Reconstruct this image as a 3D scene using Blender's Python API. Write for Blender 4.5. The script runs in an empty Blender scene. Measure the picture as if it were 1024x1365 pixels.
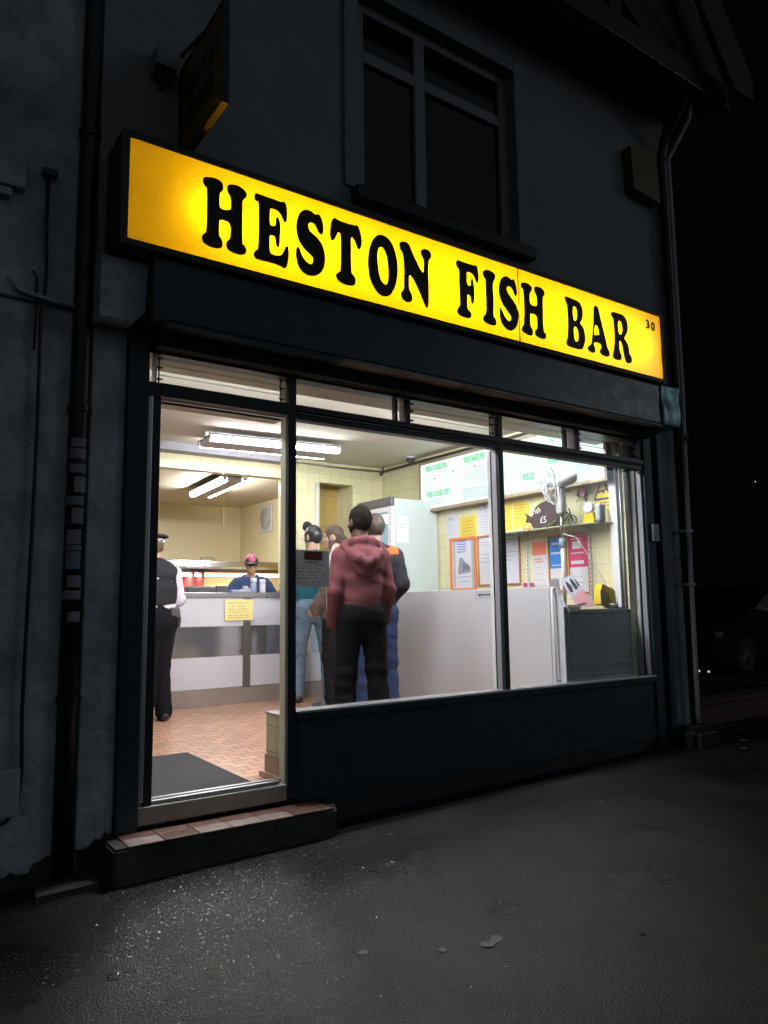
import bpy, bmesh, math, random
import numpy as np
from mathutils import Vector, Matrix
random.seed(7)
S = bpy.context.scene
COL = S.collection
R = math.radians

SIGN_L = 38.0     # brightness of the tubes inside the sign
ROOM_L = 41.0    # brightness of the ceiling tubes
# ------------------------------------------------------------------ camera
def cam_basis(yaw, pitch, roll):
    cy, sy, cp, sp, cr, sr = math.cos(yaw), math.sin(yaw), math.cos(pitch), math.sin(pitch), math.cos(roll), math.sin(roll)
    f = Vector((sy*cp, cy*cp, sp)); r = Vector((cy, -sy, 0)); u = r.cross(f)
    return r*cr+u*sr, u*cr-r*sr, f
r_, u_, f_ = cam_basis(R(34.967), R(7.128), R(-0.728))
cd = bpy.data.cameras.new('camera'); cam = bpy.data.objects.new('camera', cd); COL.objects.link(cam)
cam.matrix_world = Matrix(((r_.x, u_.x, -f_.x, 0), (r_.y, u_.y, -f_.y, -4.0), (r_.z, u_.z, -f_.z, 1.008), (0, 0, 0, 1)))
cd.sensor_fit = 'HORIZONTAL'; cd.sensor_width = 36; cd.lens = 36*1002.6/1024
cd.clip_start = 0.05; cd.clip_end = 2000
S.camera = cam
# ------------------------------------------------------------------ night sky: black overhead, faint town glow low down behind the viewer
W = bpy.data.worlds.new('World'); S.world = W; W.use_nodes = True
nt = W.node_tree; nt.nodes.clear()
wo = nt.nodes.new('ShaderNodeOutputWorld'); bg = nt.nodes.new('ShaderNodeBackground')
tc = nt.nodes.new('ShaderNodeTexCoord'); sp = nt.nodes.new('ShaderNodeSeparateXYZ')
mr = nt.nodes.new('ShaderNodeMapRange'); mr.interpolation_type = 'SMOOTHSTEP'
mr.inputs['From Min'].default_value = 0.05; mr.inputs['From Max'].default_value = 0.95
mr.inputs['To Min'].default_value = 0.012; mr.inputs['To Max'].default_value = 1.0
mm = nt.nodes.new('ShaderNodeVectorMath'); mm.operation = 'DOT_PRODUCT'; mm.inputs[1].default_value = (-0.08, -0.99, 0.05)
mx = nt.nodes.new('ShaderNodeMath'); mx.operation = 'MULTIPLY'; mx.inputs[1].default_value = 0.078
bg.inputs['Color'].default_value = (0.80, 0.90, 1.0, 1)
nt.links.new(tc.outputs['Generated'], mm.inputs[0]); nt.links.new(mm.outputs['Value'], mr.inputs['Value'])
nt.links.new(mr.outputs['Result'], mx.inputs[0])
l1 = nt.nodes.new('ShaderNodeVectorMath'); l1.operation = 'DOT_PRODUCT'; l1.inputs[1].default_value = (0.80, -0.56, 0.21)   # glow of the street lamps down the road
l2 = nt.nodes.new('ShaderNodeMath'); l2.operation = 'MAXIMUM'; l2.inputs[1].default_value = 0.0
l3 = nt.nodes.new('ShaderNodeMath'); l3.operation = 'POWER'; l3.inputs[1].default_value = 160
l4 = nt.nodes.new('ShaderNodeMath'); l4.operation = 'MULTIPLY_ADD'; l4.inputs[1].default_value = 2.2
nt.links.new(tc.outputs['Generated'], l1.inputs[0]); nt.links.new(l1.outputs['Value'], l2.inputs[0]); nt.links.new(l2.outputs[0], l3.inputs[0]); nt.links.new(l3.outputs[0], l4.inputs[0])
nt.links.new(mx.outputs[0], l4.inputs[2]); nt.links.new(l4.outputs[0], bg.inputs['Strength'])
nt.links.new(bg.outputs[0], wo.inputs['Surface'])
S.view_settings.view_transform = 'Standard'; S.view_settings.look = 'None'
S.view_settings.exposure = 0; S.view_settings.gamma = 1
try:
    S.cycles.max_bounces = 10; S.cycles.transparent_max_bounces = 16; S.cycles.glossy_bounces = 5; S.cycles.caustics_reflective = False
    S.cycles.sample_clamp_indirect = 4.0
except Exception: pass

# ------------------------------------------------------------------ materials
def mat(name, col, rough=0.5, metal=0.0, var=None, bump=None, emit=None, spec=None, trans=0, coat=0):
    m = bpy.data.materials.new(name); m.use_nodes = True
    n = m.node_tree; b = n.nodes['Principled BSDF']
    b.inputs['Base Color'].default_value = (*col, 1); b.inputs['Roughness'].default_value = rough; b.inputs['Metallic'].default_value = metal
    if spec is not None: b.inputs['Specular IOR Level'].default_value = spec
    if coat: b.inputs['Coat Weight'].default_value = coat; b.inputs['Coat Roughness'].default_value = 0.08
    if trans: b.inputs['Transmission Weight'].default_value = trans
    tcn = n.nodes.new('ShaderNodeTexCoord')
    if var:
        sc, lo, hi = var[:3]; c2 = var[3] if len(var) > 3 else tuple(c*0.5 for c in col)
        no = n.nodes.new('ShaderNodeTexNoise'); no.inputs['Scale'].default_value = sc; no.inputs['Detail'].default_value = 7; no.inputs['Roughness'].default_value = 0.62
        n.links.new(tcn.outputs['Object'], no.inputs['Vector'])
        rp = n.nodes.new('ShaderNodeMapRange'); rp.inputs['From Min'].default_value = 0.35; rp.inputs['From Max'].default_value = 0.68
        rp.inputs['To Min'].default_value = lo; rp.inputs['To Max'].default_value = hi
        n.links.new(no.outputs['Fac'], rp.inputs['Value'])
        mi = n.nodes.new('ShaderNodeMix'); mi.data_type = 'RGBA'; mi.inputs[6].default_value = (*col, 1); mi.inputs[7].default_value = (*c2, 1)
        n.links.new(rp.outputs['Result'], mi.inputs[0]); n.links.new(mi.outputs[2], b.inputs['Base Color'])
        rr = n.nodes.new('ShaderNodeMapRange'); rr.inputs['To Min'].default_value = max(0.02, rough-0.1); rr.inputs['To Max'].default_value = min(1, rough+0.15)
        n.links.new(no.outputs['Fac'], rr.inputs['Value']); n.links.new(rr.outputs['Result'], b.inputs['Roughness'])
    if bump:
        no2 = n.nodes.new('ShaderNodeTexNoise'); no2.inputs['Scale'].default_value = bump[0]; no2.inputs['Detail'].default_value = 5
        n.links.new(tcn.outputs['Object'], no2.inputs['Vector'])
        bu = n.nodes.new('ShaderNodeBump'); bu.inputs['Strength'].default_value = bump[1]; bu.inputs['Distance'].default_value = bump[2] if len(bump) > 2 else 0.01
        n.links.new(no2.outputs['Fac'], bu.inputs['Height']); n.links.new(bu.outputs['Normal'], b.inputs['Normal'])
    if emit:
        b.inputs['Emission Color'].default_value = (*emit[0], 1); b.inputs['Emission Strength'].default_value = emit[1]
    return m
def glassmat(name, tint=(0.97, 0.985, 0.98), ior=1.45, rough=0.0, wash=0.0):
    m = bpy.data.materials.new(name); m.use_nodes = True; n = m.node_tree; n.nodes.clear()
    o = n.nodes.new('ShaderNodeOutputMaterial'); t = n.nodes.new('ShaderNodeBsdfTransparent'); g = n.nodes.new('ShaderNodeBsdfGlossy')
    fr = n.nodes.new('ShaderNodeFresnel'); ge = n.nodes.new('ShaderNodeNewGeometry'); ir = n.nodes.new('ShaderNodeMapRange')
    ir.inputs['To Min'].default_value = ior; ir.inputs['To Max'].default_value = 1/ior      # thin sheet: same reflection from either face
    n.links.new(ge.outputs['Backfacing'], ir.inputs['Value']); n.links.new(ir.outputs[0], fr.inputs['IOR'])
    mxs = n.nodes.new('ShaderNodeMixShader'); t.inputs['Color'].default_value = (*tint, 1); g.inputs['Roughness'].default_value = rough
    n.links.new(fr.outputs[0], mxs.inputs[0]); n.links.new(t.outputs[0], mxs.inputs[1]); n.links.new(g.outputs[0], mxs.inputs[2])
    n.links.new(mxs.outputs[0], o.inputs['Surface'])
    return m
def tilemat(name, c1, c2, grout, axes, w, h, rough=0.2, off=0.0, mortar=0.004, bump=0.3, dirt=None):
    """ceramic tiles: brick pattern laid in the plane given by axes ('xz','yz','xy')"""
    m = bpy.data.materials.new(name); m.use_nodes = True; n = m.node_tree; b = n.nodes['Principled BSDF']
    tcn = n.nodes.new('ShaderNodeTexCoord'); se = n.nodes.new('ShaderNodeSeparateXYZ'); co = n.nodes.new('ShaderNodeCombineXYZ')
    n.links.new(tcn.outputs['Object'], se.inputs[0])
    n.links.new(se.outputs[axes[0].upper()], co.inputs['X']); n.links.new(se.outputs[axes[1].upper()], co.inputs['Y'])
    br = n.nodes.new('ShaderNodeTexBrick'); br.offset = off; br.squash = 1
    br.inputs['Scale'].default_value = 1; br.inputs['Brick Width'].default_value = w; br.inputs['Row Height'].default_value = h
    br.inputs['Mortar Size'].default_value = mortar; br.inputs['Mortar Smooth'].default_value = 0.2; br.inputs['Bias'].default_value = 0
    br.inputs['Color1'].default_value = (*c1, 1); br.inputs['Color2'].default_value = (*c2, 1); br.inputs['Mortar'].default_value = (*grout, 1)
    n.links.new(co.outputs[0], br.inputs['Vector'])
    last = br.outputs['Color']
    if dirt:
        no = n.nodes.new('ShaderNodeTexNoise'); no.inputs['Scale'].default_value = dirt[0]; no.inputs['Detail'].default_value = 6
        n.links.new(tcn.outputs['Object'], no.inputs['Vector'])
        mp = n.nodes.new('ShaderNodeMapRange'); mp.inputs['From Min'].default_value = 0.4; mp.inputs['From Max'].default_value = 0.7
        mp.inputs['To Max'].default_value = dirt[1]; n.links.new(no.outputs['Fac'], mp.inputs['Value'])
        mi = n.nodes.new('ShaderNodeMix'); mi.data_type = 'RGBA'; mi.inputs[7].default_value = (*dirt[2], 1)
        n.links.new(mp.outputs['Result'], mi.inputs[0]); n.links.new(last, mi.inputs[6]); last = mi.outputs[2]
    n.links.new(last, b.inputs['Base Color'])
    b.inputs['Roughness'].default_value = rough
    n2 = n.nodes.new('ShaderNodeTexNoise'); n2.inputs['Scale'].default_value = 9; n.links.new(tcn.outputs['Object'], n2.inputs['Vector'])
    ad = n.nodes.new('ShaderNodeMath'); ad.operation = 'MULTIPLY_ADD'; ad.inputs[1].default_value = -1.0
    n.links.new(br.outputs['Fac'], ad.inputs[0]); n.links.new(n2.outputs['Fac'], ad.inputs[2])
    bu = n.nodes.new('ShaderNodeBump'); bu.inputs['Strength'].default_value = bump; bu.inputs['Distance'].default_value = 0.004
    n.links.new(ad.outputs[0], bu.inputs['Height']); n.links.new(bu.outputs['Normal'], b.inputs['Normal'])
    return m
def emat(name, col, st):
    m = bpy.data.materials.new(name); m.use_nodes = True; n = m.node_tree; n.nodes.clear()
    o = n.nodes.new('ShaderNodeOutputMaterial'); e = n.nodes.new('ShaderNodeEmission')
    e.inputs[0].default_value = (*col, 1); e.inputs[1].default_value = st; n.links.new(e.outputs[0], o.inputs[0]); return m

M = dict(
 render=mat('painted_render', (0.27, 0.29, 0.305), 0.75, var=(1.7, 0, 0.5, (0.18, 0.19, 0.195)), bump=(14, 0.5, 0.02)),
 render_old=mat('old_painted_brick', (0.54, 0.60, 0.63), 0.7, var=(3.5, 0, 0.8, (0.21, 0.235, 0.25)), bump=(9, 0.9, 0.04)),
 teal=mat('dark_teal_paint', (0.030, 0.060, 0.074), 0.42, var=(6, 0, 0.5, (0.018, 0.034, 0.042)), bump=(40, 0.15, 0.002), spec=0.35),
 teal_fascia=mat('weathered_teal_boards', (0.030, 0.062, 0.070), 0.30, var=(9, 0, 0.6, (0.015, 0.03, 0.035)), bump=(30, 0.2, 0.004)),
 navy=mat('navy_frame_paint', (0.016, 0.024, 0.034), 0.38, bump=(60, 0.15, 0.002)),
 black=mat('black_paint', (0.008, 0.008, 0.009), 0.35, bump=(30, 0.4, 0.006)),
 blackm=mat('matt_black', (0.010, 0.010, 0.011), 0.85),
 soffit=mat('soffit_gleam_board', (0.42, 0.41, 0.40), 0.55, var=(4, 0, 0.7, (0.07, 0.07, 0.07))),
 alu=mat('brushed_aluminium', (0.62, 0.62, 0.66), 0.32, 0.85, bump=(120, 0.08, 0.001)),
 aluwhite=mat('pale_frame_paint', (0.66, 0.64, 0.72), 0.4), cream=mat('cream_jamb_paint', (0.66, 0.65, 0.52), 0.45, var=(8, 0, .3, (.5, .48, .38))),
 greytrim=mat('grey_green_trim', (0.36, 0.37, 0.33), 0.5, var=(8, 0, 0.4)),
 white=mat('white_gloss_paint', (0.80, 0.79, 0.81), 0.35, bump=(20, 0.05, 0.002)),
 lam=mat('white_laminate', (0.56, 0.56, 0.61), 0.32, var=(1.2, 0, 0.25, (0.49, 0.48, 0.51))),
 greylam=mat('grey_steel_sheet', (0.20, 0.21, 0.24), 0.35, 0.3, var=(2, 0, 0.4, (0.14, 0.14, 0.16))),
 steel=mat('stainless_steel', (0.60, 0.60, 0.58), 0.22, 1.0, bump=(90, 0.05, 0.001)),
 steeld=mat('dull_steel', (0.30, 0.29, 0.28), 0.35, 0.9, var=(5, 0, 0.4)),
 mirror=mat('smoked_mirror', (0.62, 0.62, 0.64), 0.11, 0.88, var=(3, 0, 0.3, (0.36, 0.36, 0.38))),
 plinth=mat('brown_grey_plinth', (0.30, 0.25, 0.23), 0.4, 0.2, var=(3, 0, 0.5, (0.2, 0.17, 0.15))),
 ceil=mat('cream_ceiling_paint', (0.84, 0.79, 0.69), 0.8, var=(1.0, 0, 0.35, (0.74, 0.69, 0.59)), bump=(3, 0.15, 0.02)),
 backwall=mat('yellow_wall_paint', (0.84, 0.75, 0.49), 0.5, var=(1.3, 0, 0.3, (0.78, 0.69, 0.44))),
 tan=mat('tan_inner_lintel', (0.34, 0.30, 0.24), 0.5),
 rubber=mat('black_mat_rubber', (0.020, 0.020, 0.024), 0.9, var=(60, 0, 0.6, (0.045, 0.045, 0.05)), bump=(160, 0.9, 0.006)),
 concrete=mat('dirty_concrete', (0.085, 0.080, 0.072), 0.75, var=(5, 0, 0.8, (0.03, 0.03, 0.028)), bump=(22, 0.9, 0.02)),
 brown=mat('brown_step_edge', (0.12, 0.05, 0.035), 0.35, var=(9, 0, 0.6)),
 glass=glassmat('window_glass'),
 glasse=mat('glass_edge_green', (0.35, 0.45, 0.42), 0.15, spec=0.6),
 dglass=mat('dark_upstairs_glass', (0.006, 0.007, 0.008), 0.08),
 curtain=mat('dark_net_curtain', (0.012, 0.013, 0.013), 0.95),
 pvc=mat('grey_window_frame', (0.24, 0.255, 0.265), 0.45),
 yellowp=mat('yellow_paper', (0.80, 0.62, 0.10), 0.7),
 yellowl=mat('pale_yellow_card', (0.78, 0.66, 0.28), 0.6),
 paper=mat('white_paper', (0.68, 0.68, 0.78), 0.6),
 paperw=mat('warm_white_paper', (0.72, 0.70, 0.74), 0.55),
 ink=mat('dark_ink', (0.06, 0.06, 0.08), 0.7),
 inkg=mat('grey_ink', (0.30, 0.29, 0.36), 0.7),
 inky=mat('brown_ink', (0.38, 0.28, 0.07), 0.7),
 orange=mat('orange_frame', (0.78, 0.22, 0.06), 0.4),
 wood=mat('orange_wood_frame', (0.50, 0.22, 0.09), 0.45, var=(12, 0, 0.5)),
 blue=mat('blue_poster_print', (0.06, 0.24, 0.66), 0.25),
 pink=mat('pink_poster_print', (0.62, 0.08, 0.20), 0.25),
 coral=mat('coral_print', (0.80, 0.22, 0.15), 0.5),
 rose=mat('rose_pink', (0.85, 0.42, 0.52), 0.5),
 yellow=mat('yellow_plastic', (0.80, 0.56, 0.03), 0.3),
 plasticw=mat('white_plastic', (0.72, 0.72, 0.74), 0.35),
 plasticg=mat('grey_plastic', (0.45, 0.46, 0.48), 0.4),
 gdark=mat('dark_grey_plastic', (0.05, 0.05, 0.055), 0.5),
 fridge=mat('fridge_white_enamel', (0.52, 0.59, 0.60), 0.28, bump=(8, 0.05, 0.003)),
 fhead=mat('fridge_header_grey', (0.10, 0.09, 0.10), 0.35),
 green=mat('leaf_green', (0.05, 0.10, 0.03), 0.6),
 fishblk=mat('chalkboard_black', (0.025, 0.025, 0.03), 0.6, var=(14, 0, 0.5, (0.10, 0.035, 0.03))),
 sblue=mat('pale_blue_sticker', (0.26, 0.32, 0.38), 0.5, var=(20, 0, 0.5)),
 sgrey=mat('pale_grey_sticker', (0.34, 0.34, 0.38), 0.5, var=(20, 0, 0.6)),
)
# ------------------------------------------------------------------ builders
def finish(me, smooth=False, autos=None):
    if smooth:
        me.polygons.foreach_set('use_smooth', [True]*len(me.polygons))
    me.update()
def obj(name, bm, m, parent=None, smooth=False, loc=None, mats=None):
    me = bpy.data.meshes.new(name)
    if isinstance(bm, tuple): me.from_pydata(*bm)
    else:
        bmesh.ops.recalc_face_normals(bm, faces=bm.faces); bm.to_mesh(me); bm.free()
    me.materials.append(m)
    for x in (mats or []): me.materials.append(x)
    finish(me, smooth)
    o = bpy.data.objects.new(name, me); COL.objects.link(o)
    if parent:
        o.parent = parent
        if loc is None and abs_coords: o.matrix_parent_inverse = parent_inv(parent)
    if loc is not None: o.location = loc
    return o
abs_coords = True
def parent_inv(p): return world_of(p).inverted()
def world_of(p):
    if p.parent: return world_of(p.parent) @ p.matrix_parent_inverse @ p.matrix_basis
    return p.matrix_basis.copy()
def tag(o, label=None, cat=None, group=None, kind=None):
    if label: o['label'] = label
    if cat: o['category'] = cat
    if group: o['group'] = group
    if kind: o['kind'] = kind
    return o
def thing(name, label, cat, loc=(0, 0, 0), rot=0, group=None):
    o = bpy.data.objects.new(name, None); COL.objects.link(o); o.empty_display_size = 0.1
    o.location = loc; o.rotation_euler = (0, 0, rot)
    return tag(o, label, cat, group)
def B(): return bmesh.new()
def box(bm, x0, x1, y0, y1, z0, z1, bev=0.0, seg=2):
    x0, x1 = min(x0, x1), max(x0, x1); y0, y1 = min(y0, y1), max(y0, y1); z0, z1 = min(z0, z1), max(z0, z1)
    t = bmesh.new()
    v = [t.verts.new(p) for p in ((x0,y0,z0),(x1,y0,z0),(x1,y1,z0),(x0,y1,z0),(x0,y0,z1),(x1,y0,z1),(x1,y1,z1),(x0,y1,z1))]
    for f in ((0,3,2,1),(4,5,6,7),(0,1,5,4),(1,2,6,5),(2,3,7,6),(3,0,4,7)): t.faces.new([v[i] for i in f])
    if bev > 0: bmesh.ops.bevel(t, geom=list(t.edges), offset=min(bev, .45*min(x1-x0, y1-y0, z1-z0)), segments=seg, affect='EDGES', profile=0.5)
    merge(bm, t); return bm
def merge(bm, t, mtx=None):
    if mtx is not None: bmesh.ops.transform(t, matrix=mtx, verts=t.verts)
    me = bpy.data.meshes.new('tmp'); t.to_mesh(me); t.free(); bm.from_mesh(me); bpy.data.meshes.remove(me)
def bx(*a, **k): return box(bmesh.new(), *a, **k)
def frame_from(d):
    d = Vector(d).normalized(); a = Vector((0, 0, 1)) if abs(d.z) < 0.9 else Vector((1, 0, 0))
    u = d.cross(a).normalized(); return u, d.cross(u).normalized(), d
def tube(bm, pts, r, seg=12, cap=True):
    pts = [Vector(p) for p in pts]; n = len(pts); rs = r if isinstance(r, (list, tuple)) else [r]*n
    rings = []; u = None
    for i, p in enumerate(pts):
        d = (pts[min(i+1, n-1)]-pts[max(i-1, 0)]).normalized()
        if u is None: u, v, _ = frame_from(d)
        else:
            u = (u-d*u.dot(d)).normalized(); v = d.cross(u)
        v = d.cross(u)
        rings.append([bm.verts.new(p+(u*math.cos(t)+v*math.sin(t))*rs[i]) for t in [2*math.pi*k/seg for k in range(seg)]])
    for a, b in zip(rings, rings[1:]):
        for k in range(seg): bm.faces.new((a[k], a[(k+1) % seg], b[(k+1) % seg], b[k]))
    if cap: bm.faces.new(rings[0][::-1]); bm.faces.new(rings[-1])
    return bm
def lathe(bm, prof, c=(0, 0, 0), axis='z', seg=24):
    """prof: list of (radius, height)"""
    rings = []
    for r, h in prof:
        ring = []
        for k in range(seg):
            t = 2*math.pi*k/seg; a, b = r*math.cos(t), r*math.sin(t)
            p = {'z': (a, b, h), 'y': (a, h, b), 'x': (h, a, b)}[axis]
            ring.append(bm.verts.new((c[0]+p[0], c[1]+p[1], c[2]+p[2])))
        rings.append(ring)
    for a, b in zip(rings, rings[1:]):
        for k in range(seg): bm.faces.new((a[k], a[(k+1) % seg], b[(k+1) % seg], b[k]))
    bm.faces.new(rings[0][::-1]); bm.faces.new(rings[-1]); return bm
def prism(bm, poly, mtx, d):
    """poly 2-D outline, extruded by d along local z of mtx"""
    a = [bm.verts.new(mtx @ Vector((x, y, 0))) for x, y in poly]; b = [bm.verts.new(mtx @ Vector((x, y, d))) for x, y in poly]
    n = len(poly); bm.faces.new(a[::-1]); bm.faces.new(b)
    for i in range(n): bm.faces.new((a[i], a[(i+1) % n], b[(i+1) % n], b[i]))
    return bm
PX = lambda x, y=0, z=0: Matrix(((0, 0, -1, x), (-1, 0, 0, y), (0, 1, 0, z), (0, 0, 0, 1)))   # faces -x, reads towards -y
PY = lambda x, y=0, z=0: Matrix(((1, 0, 0, x), (0, 0, -1, y), (0, 1, 0, z), (0, 0, 0, 1)))    # faces -y, reads towards +x
def textmesh(s, size, sx=1.0, bold=0.0, align='LEFT', depth=0.0015):
    c = bpy.data.curves.new('txt', 'FONT'); c.body = s; c.size = size; c.align_x = align; c.extrude = depth; c.offset = bold; c.resolution_u = 3
    o = bpy.data.objects.new('txt', c); COL.objects.link(o)
    bpy.context.view_layer.update()
    me = bpy.data.meshes.new_from_object(o.evaluated_get(bpy.context.evaluated_depsgraph_get()))
    bpy.data.objects.remove(o); bpy.data.curves.remove(c)
    me.transform(Matrix.Diagonal((sx, 1, 1, 1)))
    return me
def text(bm, s, size, mtx, **k):
    me = textmesh(s, size, **k); me.transform(mtx); bm.from_mesh(me); bpy.data.meshes.remove(me); return bm
def smoothloop(pts, sub=4):
    n = len(pts); out = []
    for i in range(n):
        p0, p1, p2, p3 = [Vector(pts[(i+k-1) % n]) for k in range(4)]
        for j in range(sub):
            t = j/sub
            q = 0.5*((2*p1)+(p2-p0)*t+(2*p0-5*p1+4*p2-p3)*t*t+(3*p1-p0-3*p2+p3)*t**3)
            out.append((q.x, q.y))
    return out
def outline_mesh(loops, depth, mtx):
    """filled outline with holes, given thickness"""
    c = bpy.data.curves.new('c', 'CURVE'); c.dimensions = '2D'; c.fill_mode = 'BOTH'; c.extrude = depth/2
    for lp in loops:
        s = c.splines.new('POLY'); s.points.add(len(lp)-1)
        for i, p in enumerate(lp): s.points[i].co = (p[0], p[1], 0, 1)
        s.use_cyclic_u = True
    o = bpy.data.objects.new('c', c); COL.objects.link(o); bpy.context.view_layer.update()
    me = bpy.data.meshes.new_from_object(o.evaluated_get(bpy.context.evaluated_depsgraph_get()))
    bpy.data.objects.remove(o); bpy.data.curves.remove(c); me.transform(mtx); return me
def meshobj(name, me, m, parent=None):
    me.name = name; me.materials.clear(); me.materials.append(m)
    o = bpy.data.objects.new(name, me); COL.objects.link(o)
    if parent: o.parent = parent; o.matrix_parent_inverse = world_of(parent).inverted()
    return o
def dup(root, off, label=None):
    """copy of a thing, its parts and their sub-parts, moved by off"""
    def cp(o, p):
        c = o.copy(); COL.objects.link(c)
        if p: c.parent = p; c.matrix_parent_inverse = o.matrix_parent_inverse.copy()
        for ch in [x for x in COL.objects if x.parent == o]: cp(ch, c)
        return c
    r = cp(root, None); r.location = root.location+Vector(off)
    if label: r['label'] = label
    return r

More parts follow.
